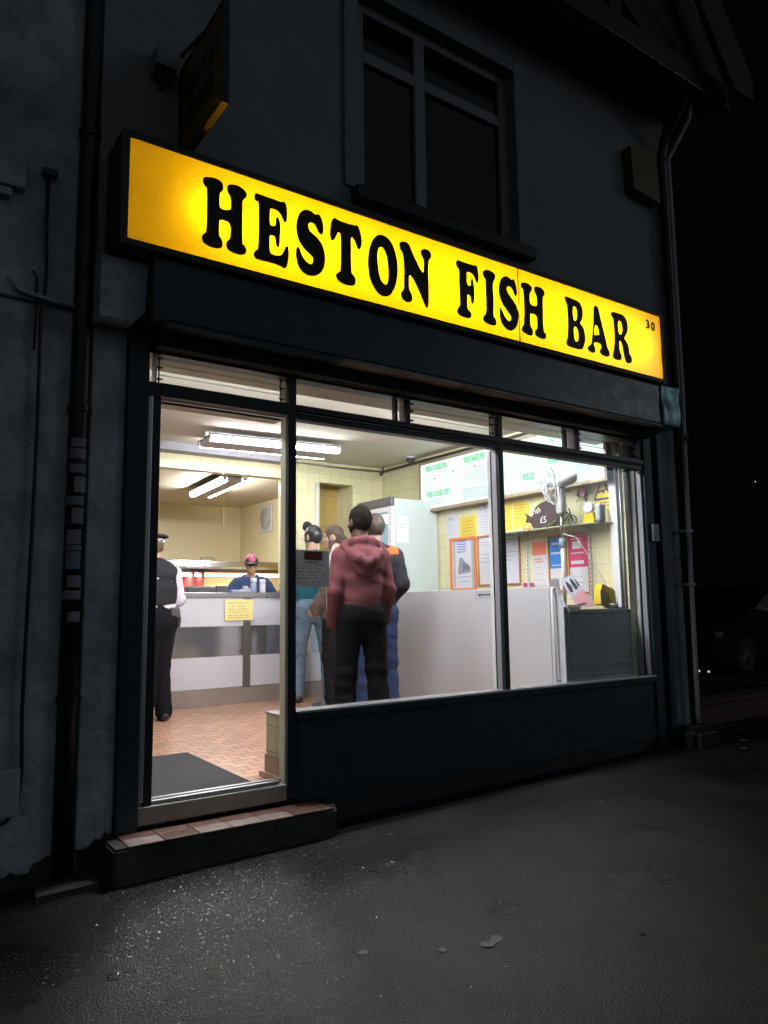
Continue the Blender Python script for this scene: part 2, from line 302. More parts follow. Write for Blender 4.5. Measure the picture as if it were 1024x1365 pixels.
# letter outlines of the sign, metres (x, z)
LETTERS = [
('H', [[[1.418,3.327],[1.423,3.351],[1.453,3.363],[1.492,3.368],[1.528,3.355],[1.536,3.326],[1.529,3.304],[1.516,3.286],[1.515,3.218],[1.525,3.202],[1.556,3.202],[1.577,3.212],[1.583,3.228],[1.58,3.284],[1.563,3.312],[1.56,3.34],[1.571,3.357],[1.605,3.367],[1.645,3.362],[1.673,3.342],[1.675,3.32],[1.658,3.294],[1.652,3.272],[1.653,3.046],[1.661,3.028],[1.677,3.008],[1.675,2.985],[1.656,2.967],[1.616,2.963],[1.576,2.972],[1.559,2.992],[1.561,3.018],[1.578,3.039],[1.582,3.071],[1.581,3.115],[1.568,3.134],[1.534,3.138],[1.517,3.13],[1.514,3.107],[1.516,3.041],[1.53,3.023],[1.536,2.997],[1.531,2.976],[1.509,2.965],[1.471,2.963],[1.433,2.973],[1.419,2.991],[1.421,3.019],[1.437,3.037],[1.443,3.075],[1.442,3.279],[1.429,3.305]]]),
('E', [[[1.725,3.327],[1.73,3.355],[1.748,3.36],[1.805,3.358],[1.891,3.356],[1.912,3.363],[1.928,3.341],[1.933,3.289],[1.928,3.246],[1.913,3.242],[1.894,3.277],[1.869,3.296],[1.836,3.298],[1.823,3.285],[1.821,3.215],[1.83,3.194],[1.849,3.194],[1.86,3.209],[1.862,3.244],[1.871,3.256],[1.882,3.239],[1.89,3.2],[1.887,3.135],[1.883,3.087],[1.872,3.073],[1.863,3.087],[1.857,3.126],[1.843,3.134],[1.825,3.129],[1.821,3.105],[1.822,3.042],[1.838,3.02],[1.874,3.021],[1.901,3.037],[1.92,3.08],[1.932,3.095],[1.941,3.086],[1.945,3.046],[1.936,2.985],[1.92,2.956],[1.893,2.962],[1.832,2.967],[1.76,2.965],[1.731,2.971],[1.725,2.998],[1.742,3.023],[1.751,3.051],[1.752,3.292],[1.737,3.313]]]),
('S', [[[2.061,3.359],[2.097,3.358],[2.12,3.346],[2.136,3.353],[2.153,3.35],[2.169,3.322],[2.178,3.282],[2.174,3.241],[2.159,3.231],[2.142,3.247],[2.12,3.283],[2.097,3.289],[2.077,3.276],[2.075,3.255],[2.087,3.231],[2.129,3.207],[2.165,3.175],[2.187,3.121],[2.187,3.054],[2.168,3.002],[2.142,2.974],[2.109,2.957],[2.064,2.954],[2.02,2.978],[1.998,3.028],[1.993,3.08],[2.001,3.109],[2.015,3.104],[2.029,3.069],[2.055,3.038],[2.087,3.025],[2.106,3.042],[2.106,3.069],[2.09,3.086],[2.052,3.108],[2.016,3.146],[1.997,3.199],[1.995,3.252],[2.013,3.317],[2.035,3.345]]]),
('T', [[[2.256,3.366],[2.277,3.36],[2.339,3.357],[2.401,3.36],[2.421,3.365],[2.44,3.339],[2.454,3.28],[2.451,3.236],[2.437,3.212],[2.421,3.221],[2.404,3.26],[2.387,3.277],[2.376,3.268],[2.374,3.221],[2.376,3.067],[2.381,3.04],[2.403,3.018],[2.405,2.988],[2.394,2.968],[2.363,2.959],[2.308,2.961],[2.275,2.98],[2.268,3.009],[2.288,3.029],[2.299,3.053],[2.302,3.256],[2.293,3.281],[2.28,3.278],[2.266,3.246],[2.246,3.218],[2.229,3.229],[2.226,3.277],[2.236,3.335]]]),
('O', [[[2.595,3.354],[2.639,3.353],[2.68,3.326],[2.708,3.276],[2.726,3.215],[2.73,3.146],[2.72,3.073],[2.697,3.013],[2.668,2.971],[2.627,2.951],[2.587,2.955],[2.547,2.988],[2.517,3.038],[2.503,3.104],[2.501,3.167],[2.511,3.233],[2.533,3.293],[2.561,3.333]],[[2.599,3.275],[2.588,3.268],[2.576,3.24],[2.572,3.196],[2.577,3.133],[2.588,3.077],[2.606,3.042],[2.629,3.03],[2.647,3.044],[2.656,3.078],[2.656,3.143],[2.65,3.206],[2.638,3.246],[2.619,3.272]]]),
('N', [[[2.751,3.343],[2.77,3.356],[2.803,3.362],[2.827,3.347],[2.845,3.313],[2.877,3.261],[2.909,3.211],[2.929,3.191],[2.942,3.194],[2.946,3.229],[2.946,3.279],[2.928,3.308],[2.922,3.332],[2.936,3.349],[2.963,3.358],[2.993,3.351],[3.008,3.327],[2.999,3.299],[2.985,3.278],[2.98,3.193],[2.982,3.103],[2.978,2.991],[2.966,2.953],[2.953,2.961],[2.924,3.012],[2.892,3.071],[2.86,3.118],[2.831,3.143],[2.82,3.125],[2.818,3.086],[2.821,3.043],[2.838,3.014],[2.843,2.988],[2.831,2.963],[2.805,2.954],[2.772,2.963],[2.755,2.989],[2.761,3.015],[2.776,3.035],[2.781,3.088],[2.781,3.23],[2.772,3.28],[2.753,3.305]]]),
('F', [[[3.227,3.33],[3.237,3.353],[3.264,3.355],[3.339,3.353],[3.386,3.355],[3.413,3.358],[3.425,3.322],[3.429,3.278],[3.42,3.238],[3.406,3.242],[3.383,3.281],[3.351,3.295],[3.325,3.289],[3.32,3.265],[3.32,3.213],[3.333,3.196],[3.352,3.2],[3.358,3.238],[3.371,3.252],[3.381,3.221],[3.387,3.163],[3.382,3.102],[3.371,3.07],[3.359,3.082],[3.349,3.12],[3.331,3.129],[3.32,3.121],[3.317,3.05],[3.323,3.022],[3.348,3.002],[3.349,2.977],[3.334,2.96],[3.297,2.957],[3.251,2.963],[3.229,2.983],[3.235,3.01],[3.251,3.032],[3.255,3.065],[3.252,3.189],[3.253,3.285],[3.235,3.306]]]),
('I', [[[3.473,3.326],[3.491,3.348],[3.541,3.355],[3.584,3.339],[3.588,3.31],[3.569,3.278],[3.563,3.243],[3.567,3.152],[3.561,3.03],[3.575,3.011],[3.587,2.987],[3.578,2.963],[3.553,2.955],[3.5,2.957],[3.467,2.976],[3.47,3.007],[3.49,3.026],[3.496,3.091],[3.496,3.211],[3.497,3.279],[3.48,3.298]]]),
('S', [[[3.7,3.353],[3.735,3.346],[3.75,3.338],[3.769,3.349],[3.786,3.324],[3.801,3.269],[3.795,3.229],[3.778,3.232],[3.753,3.273],[3.722,3.285],[3.701,3.268],[3.703,3.242],[3.734,3.207],[3.783,3.164],[3.809,3.1],[3.797,3.02],[3.769,2.976],[3.727,2.952],[3.682,2.958],[3.644,2.988],[3.626,3.037],[3.625,3.09],[3.636,3.104],[3.65,3.08],[3.676,3.04],[3.71,3.019],[3.734,3.037],[3.73,3.067],[3.694,3.097],[3.65,3.141],[3.625,3.196],[3.626,3.265],[3.648,3.321],[3.674,3.344]]]),
('H', [[[3.846,3.327],[3.86,3.346],[3.913,3.353],[3.954,3.333],[3.953,3.305],[3.933,3.277],[3.93,3.213],[3.952,3.194],[3.99,3.195],[4.007,3.211],[4.005,3.278],[3.985,3.309],[3.987,3.341],[4.015,3.352],[4.063,3.348],[4.091,3.322],[4.082,3.292],[4.07,3.269],[4.064,3.029],[4.088,3.006],[4.086,2.97],[4.063,2.956],[4.015,2.958],[3.981,2.973],[3.98,3.004],[3.999,3.031],[4.003,3.103],[3.986,3.127],[3.944,3.126],[3.929,3.111],[3.928,3.032],[3.948,3.009],[3.949,2.974],[3.929,2.956],[3.882,2.959],[3.842,2.979],[3.846,3.007],[3.862,3.03],[3.871,3.145],[3.87,3.285],[3.852,3.305]]]),
('B', [[[4.315,3.334],[4.33,3.35],[4.384,3.346],[4.457,3.341],[4.498,3.316],[4.515,3.259],[4.503,3.205],[4.48,3.166],[4.511,3.138],[4.53,3.09],[4.526,3.029],[4.5,2.973],[4.468,2.954],[4.407,2.951],[4.335,2.954],[4.313,2.975],[4.321,3.006],[4.334,3.034],[4.341,3.145],[4.34,3.255],[4.333,3.296]],[[4.417,3.289],[4.401,3.273],[4.399,3.2],[4.412,3.173],[4.432,3.181],[4.448,3.21],[4.449,3.262],[4.435,3.289]],[[4.418,3.125],[4.402,3.111],[4.401,3.039],[4.417,3.008],[4.438,3.012],[4.452,3.04],[4.451,3.1],[4.436,3.122]]]),
('A', [[[4.656,3.339],[4.677,3.352],[4.701,3.336],[4.722,3.27],[4.748,3.187],[4.774,3.105],[4.794,3.029],[4.816,2.998],[4.809,2.966],[4.776,2.954],[4.718,2.963],[4.701,2.99],[4.723,3.02],[4.712,3.044],[4.674,3.05],[4.635,3.042],[4.627,3.019],[4.644,2.992],[4.636,2.963],[4.598,2.956],[4.561,2.972],[4.567,2.999],[4.603,3.027],[4.616,3.09],[4.636,3.19],[4.645,3.271]],[[4.665,3.194],[4.647,3.166],[4.64,3.108],[4.672,3.112],[4.702,3.121],[4.697,3.159],[4.684,3.187]]]),
('R', [[[4.864,3.332],[4.885,3.348],[4.945,3.35],[5.012,3.346],[5.057,3.306],[5.065,3.244],[5.048,3.2],[5.018,3.162],[5.029,3.137],[5.06,3.098],[5.069,3.037],[5.096,3.002],[5.09,2.964],[5.054,2.949],[5.021,2.961],[5.0,3.024],[4.985,3.093],[4.96,3.119],[4.945,3.103],[4.944,3.04],[4.964,3.0],[4.961,2.968],[4.927,2.953],[4.874,2.956],[4.86,2.98],[4.872,3.018],[4.886,3.074],[4.893,3.2],[4.887,3.287],[4.868,3.31]],[[4.953,3.286],[4.94,3.254],[4.943,3.192],[4.96,3.173],[4.986,3.187],[4.998,3.221],[4.995,3.266],[4.978,3.289]]])]
# ================================================================== ground
def ground_mat():
    m = bpy.data.materials.new('asphalt'); m.use_nodes = True; n = m.node_tree; b = n.nodes['Principled BSDF']
    tcn = n.nodes.new('ShaderNodeTexCoord')
    big = n.nodes.new('ShaderNodeTexNoise'); big.inputs['Scale'].default_value = 1.4; big.inputs['Detail'].default_value = 6
    fine = n.nodes.new('ShaderNodeTexVoronoi'); fine.inputs['Scale'].default_value = 150
    fn = n.nodes.new('ShaderNodeTexNoise'); fn.inputs['Scale'].default_value = 105; fn.inputs['Detail'].default_value = 8; fn.inputs['Roughness'].default_value = 0.8
    for q in (big, fine, fn): n.links.new(tcn.outputs['Object'], q.inputs['Vector'])
    cr = n.nodes.new('ShaderNodeValToRGB'); cr.color_ramp.elements[0].position = 0.3; cr.color_ramp.elements[0].color = (0.010, 0.0096, 0.010, 1)
    cr.color_ramp.elements[1].position = 0.7; cr.color_ramp.elements[1].color = (0.020, 0.0192, 0.0198, 1)
    n.links.new(big.outputs['Fac'], cr.inputs[0])
    mi = n.nodes.new('ShaderNodeMix'); mi.data_type = 'RGBA'; mi.blend_type = 'MULTIPLY'; mi.inputs[0].default_value = 0.8
    c2 = n.nodes.new('ShaderNodeValToRGB'); c2.color_ramp.elements[0].color = (0.2, 0.2, 0.2, 1); c2.color_ramp.elements[1].color = (1.9, 1.85, 1.8, 1)
    c2.color_ramp.elements[0].position = 0.38; c2.color_ramp.elements[1].position = 0.62
    va = n.nodes.new('ShaderNodeSeparateColor'); n.links.new(fine.outputs['Color'], va.inputs[0]); ma = n.nodes.new('ShaderNodeMath'); ma.operation = 'MULTIPLY_ADD'; ma.inputs[1].default_value = 0.35; ma.inputs[2].default_value = -0.17; n.links.new(va.outputs[0], ma.inputs[0]); mb_ = n.nodes.new('ShaderNodeMath'); mb_.operation = 'ADD'; n.links.new(ma.outputs[0], mb_.inputs[0]); n.links.new(fn.outputs['Fac'], mb_.inputs[1]); n.links.new(mb_.outputs[0], c2.inputs[0]); n.links.new(cr.outputs[0], mi.inputs[6]); n.links.new(c2.outputs[0], mi.inputs[7])
    n.links.new(mi.outputs[2], b.inputs['Base Color']); b.inputs['Specular IOR Level'].default_value = 0.28
    rr = n.nodes.new('ShaderNodeMapRange'); rr.inputs['From Min'].default_value = 0.35; rr.inputs['From Max'].default_value = 0.65
    rr.inputs['To Min'].default_value = 0.26; rr.inputs['To Max'].default_value = 0.5; n.links.new(big.outputs['Fac'], rr.inputs['Value'])
    n.links.new(rr.outputs[0], b.inputs['Roughness'])
    mp = n.nodes.new('ShaderNodeMath'); mp.operation = 'MULTIPLY_ADD'; mp.inputs[1].default_value = 0.6
    n.links.new(fn.outputs['Fac'], mp.inputs[0]); n.links.new(fine.outputs['Distance'], mp.inputs[2])
    bu = n.nodes.new('ShaderNodeBump'); bu.inputs['Strength'].default_value = 0.45; bu.inputs['Distance'].default_value = 0.006
    n.links.new(mp.outputs[0], bu.inputs['Height']); n.links.new(bu.outputs['Normal'], b.inputs['Normal'])
    return m
M['asphalt'] = ground_mat()
def gz(x, y=0): return -0.305+0.0205*max(0.0, min(x, 7))
bm = B()
xs = [-300, -60, -20, -8, -3, 0]+[i*0.5 for i in range(1, 15)]+[9, 13, 20, 60, 300]; ys = [-300, -60, -20, -8, -4, -2, -1, -.5, 0, .5, 2, 4, 8, 16, 40, 300]
g = [[bm.verts.new((x, y, gz(x))) for y in ys] for x in xs]
for i in range(len(xs)-1):
    for j in range(len(ys)-1): bm.faces.new((g[i][j], g[i+1][j], g[i+1][j+1], g[i][j+1]))
tag(obj('pavement', bm, M['asphalt']), kind='structure')
rg_ = np.random.RandomState(5); N = 9000                      # gritty stone chips pressed into the asphalt
gx = rg_.normal(1.45, .50, N); gy = -.27-np.abs(rg_.normal(.35, .45, N)); gs = rg_.uniform(.0022, .0050, N)*np.where(rg_.uniform(0, 1, N) > .99, 1.4, 1)
ang = rg_.uniform(0, 6.28, N); tl1 = rg_.normal(0, .16, N); tl2 = rg_.normal(0, .16, N)
gvz = -0.305+0.0205*np.clip(gx, 0, 7)+.002
vs_ = np.zeros((N, 4, 3))
for k_ in range(4):
    a_ = ang+k_*1.57+rg_.uniform(-.3, .3, N); dx_, dy_ = gs*np.cos(a_), gs*np.sin(a_)
    vs_[:, k_, 0] = gx+dx_; vs_[:, k_, 1] = gy+dy_; vs_[:, k_, 2] = gvz+dx_*tl1+dy_*tl2+.001
gme = bpy.data.meshes.new('grit'); gme.from_pydata(vs_.reshape(-1, 3).tolist(), [], [(4*i, 4*i+1, 4*i+2, 4*i+3) for i in range(N)]); gme.materials.append(mat('grit_stone', (.12, .12, .135), .25, spec=.8))
gob = bpy.data.objects.new('grit', gme); COL.objects.link(gob); tag(gob, 'fine glinting stone chips in the asphalt in front of the doorstep', 'grit', kind='stuff')

# ================================================================== shop building
bld = thing('shop_building', 'pale rendered two storey corner building above and around the lit fish bar', 'building', (1.0, 0, -0.3))
XL, XR, YB = 0.94, 6.16, 9.2
bm = B()                                                    # first-floor front wall with the window opening cut out
wx0, wx1, wz0, wz1 = 2.62, 4.12, 3.80, 5.30
box(bm, XL, wx0, 0, .28, 2.86, 5.72); box(bm, wx1, XR, 0, .28, 2.86, 5.72); box(bm, wx0, wx1, 0, .28, 2.86, wz0); box(bm, wx0, wx1, 0, .28, wz1, 5.72)
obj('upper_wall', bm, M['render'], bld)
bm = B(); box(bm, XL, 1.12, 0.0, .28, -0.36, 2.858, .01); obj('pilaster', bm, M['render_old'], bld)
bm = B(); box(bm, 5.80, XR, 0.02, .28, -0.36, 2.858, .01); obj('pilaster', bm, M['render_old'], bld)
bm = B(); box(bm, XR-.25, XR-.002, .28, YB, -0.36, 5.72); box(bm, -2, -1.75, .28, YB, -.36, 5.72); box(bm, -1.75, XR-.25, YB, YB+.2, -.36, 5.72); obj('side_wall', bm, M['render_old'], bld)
# moulded band round the upstairs window opening
bm = B(); box(bm, 2.50, 2.618, -.025, 0, 3.80, 5.42, .006); box(bm, 4.122, 4.24, -.025, 0, 3.80, 5.42, .006); box(bm, 2.618, 4.122, -.025, 0, 5.302, 5.42, .006)
obj('window_surround', bm, M['render'], bld)
# corbel at the left end of the fascia
bm = B(); prism(bm, [(0.93, 2.50), (1.10, 2.50), (1.16, 2.56), (1.17, 2.83), (0.93, 2.83)], PY(0, -.002, 0), .16); obj('corbel', bm, M['render_old'], bld)
# jettied gable: dark timber, pale infill
bm = B(); box(bm, 1.0, 6.5, -.45, 0.0, 5.722, 5.80, .01); box(bm, 1.0, 6.5, -.50, -.42, 5.64, 5.86, .01); obj('soffit', bm, M['black'], bld)
bm = B(); box(bm, 1.0, 6.3, -.38, .28, 5.862, 8.6); obj('gable_wall', bm, mat('gable_infill', (.13, .145, .17), .8), bld)
bm = B()
for a, b in (((1.0, 5.95), (3.1, 8.4)), ((3.6, 5.9), (5.05, 8.6)), ((4.15, 6.9), (5.7, 5.86)), ((6.45, 5.8), (4.6, 8.6)), ((3.0, 7.6), (4.6, 5.9))):
    d = Vector((b[0]-a[0], b[1]-a[1])).normalized()*.001; nn = Vector((-(b[1]-a[1]), b[0]-a[0])).normalized()*.17
    prism(bm, [(a[0]-nn.x, a[1]-nn.y), (b[0]-nn.x, b[1]-nn.y), (b[0]+nn.x, b[1]+nn.y), (a[0]+nn.x, a[1]+nn.y)], PY(0, -.382-random.random()*.01, 0), .05)
for x in (3.62, 4.85): box(bm, x, x+.16, -.44, -.383, 5.862, 8.6)
obj('timber_framing', bm, M['black'], bld)
bm = B(); prism(bm, [(6.30, 5.66), (6.62, 5.66), (6.62, 5.9), (4.1, 9.2), (3.9, 8.9)], PY(0, -.62, 0), .05)
prism(bm, [(1.0, 5.66), (.7, 5.66), (.7, 5.9), (3.0, 9.2), (3.2, 8.9)], PY(0, -.62, 0), .05); obj('bargeboard', bm, M['black'], bld)
# upstairs window
wf = B(); y0, y1 = .07, .13
box(wf, 2.622, 2.72, y0, y1, 3.84, 5.298, .006); box(wf, 4.03, 4.118, y0, y1, 3.84, 5.298, .006); box(wf, 2.72, 4.03, y0, y1, 3.802, 3.89, .006)
box(wf, 2.72, 4.03, y0, y1, 5.22, 5.298, .006); box(wf, 3.17, 3.27, y0, y1, 3.89, 5.22, .006); box(wf, 2.72, 3.17, y0+.002, y1, 4.84, 4.93, .006); box(wf, 3.27, 4.03, y0+.002, y1, 4.84, 4.93, .006)
win = obj('window', wf, M['pvc'], bld); tag(win)
for a in ((2.72, 3.17, 3.89, 4.84), (3.27, 4.03, 3.89, 4.84), (2.72, 3.17, 4.93, 5.22), (3.27, 4.03, 4.93, 5.22)):
    obj('pane', bx(a[0], a[1], .10, .106, a[2], a[3]), M['dglass'], win)
bm = B(); box(bm, 2.56, 4.24, -.09, .07, 3.70, 3.798, .012); obj('sill', bm, M['black'], win)
bm = B(); box(bm, 2.72, 4.03, .2, .27, 3.9, 5.2)
obj('curtain', bm, M['curtain'], win)

# neighbouring building on the left
nb = thing('neighbouring_building', 'grey blue painted house wall left of the black drainpipe', 'building', (-1, 0, -.3))
bm = B(); box(bm, -4.5, .842, .03, 1.3, -.36, 8.5); obj('wall', bm, M['render_old'], nb)
bm = B(); box(bm, .28, .84, .0, .028, 2.57, 2.62, .008); obj('ledge', bm, M['render_old'], nb)
grime = mat('black_damp_grime', (0.022, 0.024, 0.018), .8, var=(18, 0, .9, (0.05, 0.055, 0.04)), bump=(30, .8, .01))
bm = B(); random.seed(2); prism(bm, [(-4.4, -.36), (.841, -.36)]+[(.841-.025*i, -.17-.05*random.random()-.0025*i+(.06 if i < 2 else 0)) for i in range(40)]+[(-4.4, -.22)], PY(0, .029, 0), .006); obj('damp_patch', bm, grime, nb)
bm = B(); prism(bm, [(.945, -.36), (1.118, -.36), (1.118, -.09), (1.10, -.10), (1.085, -.085), (1.06, -.12), (1.035, -.11), (1.01, -.14), (.98, -.15), (.945, -.145)], PY(0, -.001, 0), .006); obj('damp_patch', bm, grime, bld)
bm = B(); box(bm, -.55, .45, -.004, .029, 2.78, 3.08, .01); box(bm, -.55, .52, -.03, .029, 3.08, 3.12, .008); obj('blocked_panel', bm, M['render_old'], nb)
bm = B(); prism(bm, [(.38, 3.14), (.58, 3.14), (.58, 3.29), (.54, 3.35), (.44, 3.36), (.38, 3.31)], PY(0, .029, 0), .05)
ab = obj('vent_hood', bm, M['render_old'], nb)
bm = B(); box(bm, .45, .68, -.045, .029, .06, .28, .012); mb = obj('meter_box', bm, M['plasticg'], nb); tag(mb, 'grey meter box low on the painted wall')

# black drainpipe with stickers
dp = thing('drainpipe', 'fat black drainpipe with old pale stickers between the two buildings', 'drainpipe', (.90, -.02, -.3))
obj('pipe', tube(B(), [(.892, .02, z) for z in (-.30, 2, 4, 8.5)], .052, 20), M['black'], dp, smooth=True)
for z in (.55, 2.02, 3.55, 5.2): 
    bm = B(); lathe(bm, [(.053, z), (.060, z+.003), (.060, z+.035), (.053, z+.038)], (.892, .02, 0)); box(bm, .80, .985, .045, .078, z+.004, z+.034); obj('bracket', bm, M['black'], dp)
obj('backing_channel', bx(.843, .938, .075, .29, -.36, 8.5), M['blackm'], dp)
def arc_patch(cx, cy, r, a0, a1, z0, z1):
    bm = B(); n = 8; lo = []; hi = []
    for i in range(n+1):
        t = R(a0+(a1-a0)*i/n); lo.append(bm.verts.new((cx+r*math.cos(t), cy+r*math.sin(t), z0))); hi.append(bm.verts.new((cx+r*math.cos(t), cy+r*math.sin(t), z1)))
    for i in range(n): bm.faces.new((lo[i], lo[i+1], hi[i+1], hi[i]))
    return bm
for k, (z0, z1, a0, a1) in enumerate(((1.835, 1.88, 215, 300), (1.775, 1.825, 210, 300), (1.70, 1.745, 215, 305), (1.60, 1.68, 245, 310), (1.535, 1.58, 195, 300), (1.44, 1.52, 238, 300), (1.335, 1.41, 212, 290), (1.305, 1.33, 205, 295), (1.21, 1.30, 212, 290), (1.12, 1.18, 225, 300), (1.06, 1.105, 185, 300), (.95, 1.0, 235, 300))):
    obj('sticker', arc_patch(.892, .02, .0535+.0004*(k % 3), a0, a1, z0, z1), M['sblue'] if k in (4, 7, 8) else M['sgrey'], dp, smooth=True)

cb = tag(obj('cable', tube(B(), [(.69, .01, 3.26), (.69, -.0, 2.98), (.70, .0, 2.74), (.695, 0, 2.6), (.682, -.005, 2.5), (.69, .0, 1.9), (.688, .0, 1.42), (.682, 0, .9), (.68, 0, .53), (.69, .0, .25), (.675, -.01, .1), (.63, -.02, .04), (.5, -.02, .0)], .009, 8), M['black'], smooth=True), 'long black cable running down the painted wall left of the drainpipe', 'cable')
tag(obj('cable', tube(B(), [(.64, .02, 2.73), (.655, 0, 2.70), (.66, 0, 2.5), (.658, 0, 2.31)], .006, 8), M['black'], smooth=True), 'short thin cable beside the long black cable, ending just above door height', 'cable')
bm = B(); box(bm, .66, .735, -.01, .029, 3.26, 3.30, .008); tag(obj('cable_box', bm, M['gdark']), 'small dark junction box at the top of the long cable', 'junction box')
tag(obj('conduit', tube(B(), [(.52, -.01, 2.66), (.58, -.015, 2.60), (.70, -.015, 2.585), (.84, -.01, 2.575)], .012, 8), M['plasticg'], smooth=True), 'short grey pipe running sideways from the painted wall to the drainpipe', 'pipe')

# pipes at the right-hand corner
rp = thing('drainpipe', 'black rainwater pipe down the right corner of the building above the sign', 'drainpipe', (6.05, -.05, 2.8))
obj('pipe', tube(B(), [(5.98, -.38, 5.66), (5.99, -.34, 5.60), (6.0, -.12, 5.35), (6.02, -.06, 5.2), (6.02, -.06, 3.0), (6.02, -.06, -.2)], .045, 16), M['black'], rp, smooth=True)
for z in (5.15, 3.9, 1.4): obj('bracket', lathe(B(), [(.046, z), (.053, z+.004), (.053, z+.034), (.046, z+.038)], (6.02, -.06, 0)), M['black'], rp)
wp = thing('pipe', 'thin grey pipe standing down the outer right corner of the shop', 'pipe', (6.12, -.1, 0))
obj('pipe_run', tube(B(), [(6.12, -.34, 5.64), (6.13, -.3, 5.5), (6.10, -.08, 5.2), (6.10, -.08, 4.6), (6.06, -.10, 2.9), (6.01, -.12, 2.4), (5.96, -.12, .06), (5.96, -.12, -.02)], .021, 12), M['plasticg'], wp, smooth=True)
obj('pipe_clip', bx(5.95, 6.03, -.145, .02, 1.62, 1.645, .004), M['plasticg'], wp)
obj('pipe_clip', bx(5.94, 6.02, -.145, .02, 1.15, 1.175, .004), M['plasticg'], wp)
bm = B(); prism(bm, [(5.50, 5.12), (5.88, 5.22), (5.90, 4.68), (5.52, 4.72)], PY(0, -.002, 0), .10); tag(obj('alarm_box', bm, mat('dull_yellow_box', (0.10, 0.09, 0.02), .5)), 'dull yellow alarm box high on the wall beside the right drainpipe', 'alarm box')

# projecting blade sign
bs = thing('projecting_sign', 'unlit dark yellow double sided sign sticking out over the left end of the lit sign', 'sign', (1.40, -.05, 3.5))
bm = B(); box(bm, 1.37, 1.395, -.655, -.03, 3.56, 4.12, .003); obj('panel', bm, mat('unlit_amber_panel', (0.20, 0.14, 0.02), .6, var=(3, 0, .8, (0.09, 0.07, 0.02))), bs)
bm = B()
for a in ((1.364, 1.401, -.665, -.653, 3.552, 4.13), (1.364, 1.401, -.653, -.02, 4.118, 4.13), (1.364, 1.401, -.653, -.02, 3.552, 3.562), (1.364, 1.401, -.04, -.02, 3.562, 4.118)): box(bm, *a)
obj('rim', bm, M['black'], bs)
bm = B(); text(bm, 'HESTON', .155, PX(1.366, -.05, 3.88), sx=.92, bold=.006); text(bm, 'FISH BAR', .155, PX(1.366, -.06, 3.70), sx=.78, bold=.006); obj('lettering', bm, M['black'], bs)
for zz in (3.95, 3.62): obj('wall_fixing', tube(B(), [(1.385, .0, zz), (1.385, -.03, zz)], .012), M['black'], bs)
obj('bracket', tube(B(), [(1.385, .0, 4.25), (1.385, -.45, 4.13)], .012), M['black'], bs)
fl = thing('floodlight', 'small unlit wall floodlight above the left end of the lit sign', 'floodlight', (1.28, -.02, 4.0))
bm = B(); prism(bm, [(0, 4.02), (.12, 4.05), (.13, 4.15), (0, 4.17)], Matrix(((0, 0, 1, 1.20), (-1, 0, 0, -.004), (0, 1, 0, 0), (0, 0, 0, 1))), .12); obj('housing', bm, M['pvc'], fl)
obj('arm', tube(B(), [(1.26, .0, 3.98), (1.26, -.04, 4.03)], .012), M['black'], fl)

# ================================================================== fascia and lit sign
fa = thing('fascia_box', 'long dark teal shutter fascia under the yellow sign with a battered right end', 'fascia', (1.2, -.1, 2.5))
bm = B(); box(bm, 1.175, 5.60, -.25, -.002, 2.51, 2.845, .008); obj('board', bm, M['teal_fascia'], fa)
bm = B(); box(bm, 5.50, 5.765, -.262, -.004, 2.500, 2.856, .012, 3)
bmesh.ops.subdivide_edges(bm, edges=[e for e in bm.edges if e.calc_length() > .1], cuts=8, use_grid_fill=True)
for v in bm.verts:
    if v.co.y < -.2: v.co.y += .006*math.sin(19*v.co.x+5*v.co.z)+.005*math.sin(23*v.co.z+1)
    v.co.x += .004*math.sin(21*v.co.z+9*v.co.y)
tag(obj('end_cap', bm, mat('battered_teal_metal', (0.14, 0.27, 0.27), .28, .55, var=(14, 0, .7, (0.06, 0.12, 0.13)), bump=(60, .25, .004)), fa, smooth=True), 'battered shiny teal metal end piece')  # dark teal lifted in colour to hold the highlight on this end
bm = B(); box(bm, 2.35, 5.53, -.248, -.001, 2.494, 2.508); obj('soffit_strip', bm, M['soffit'], fa)  # pale board colour carries the gleam of light leaking out from inside
obj('soffit_strip', bx(1.24, 2.345, -.248, -.001, 2.494, 2.508), M['teal'], fa)  # left length coloured dark, where the painted gleam stops
bm = B(); box(bm, 1.24, 5.53, -.12, -.003, 2.415, 2.49, .004); obj('shutter_slot', bm, M['blackm'], fa)
obj('seam', bx(3.33, 3.336, -.25, -.01, 2.489, 2.4935), M['blackm'], fa)

sg = thing('illuminated_sign', 'long backlit yellow sign box with black letters over the shopfront', 'sign', (3.2, -.15, 2.85))
cabm = mat('dark_grey_cabinet', (0.035, 0.038, 0.038), .5); cabin = mat('white_cabinet_inside', (0.90, 0.88, 0.82), .8)
SX0, SX1, SZ0, SZ1 = 1.018, 5.515, 2.885, 3.445
bm = B(); box(bm, SX0-.035, SX0-.012, -.28, -.02, SZ0-.03, SZ1+.03); box(bm, SX1+.012, SX1+.035, -.28, -.02, SZ0-.03, SZ1+.03)
box(bm, SX0-.012, SX1+.012, -.28, -.02, SZ0-.03, SZ0-.012); box(bm, SX0-.012, SX1+.012, -.28, -.02, SZ1+.012, SZ1+.03); box(bm, SX0-.035, SX1+.035, -.02, -.003, SZ0-.03, SZ1+.03)
obj('cabinet', bm, cabm, sg)
bm = B(); box(bm, SX0-.012, SX0-.008, -.275, -.022, SZ0-.012, SZ1+.012); box(bm, SX1+.008, SX1+.012, -.275, -.022, SZ0-.012, SZ1+.012)
box(bm, SX0-.008, SX1+.008, -.275, -.022, SZ0-.0115, SZ0-.008); box(bm, SX0-.008, SX1+.008, -.275, -.022, SZ1+.008, SZ1+.0115); box(bm, SX0-.008, SX1+.008, -.026, -.021, SZ0-.008, SZ1+.008)
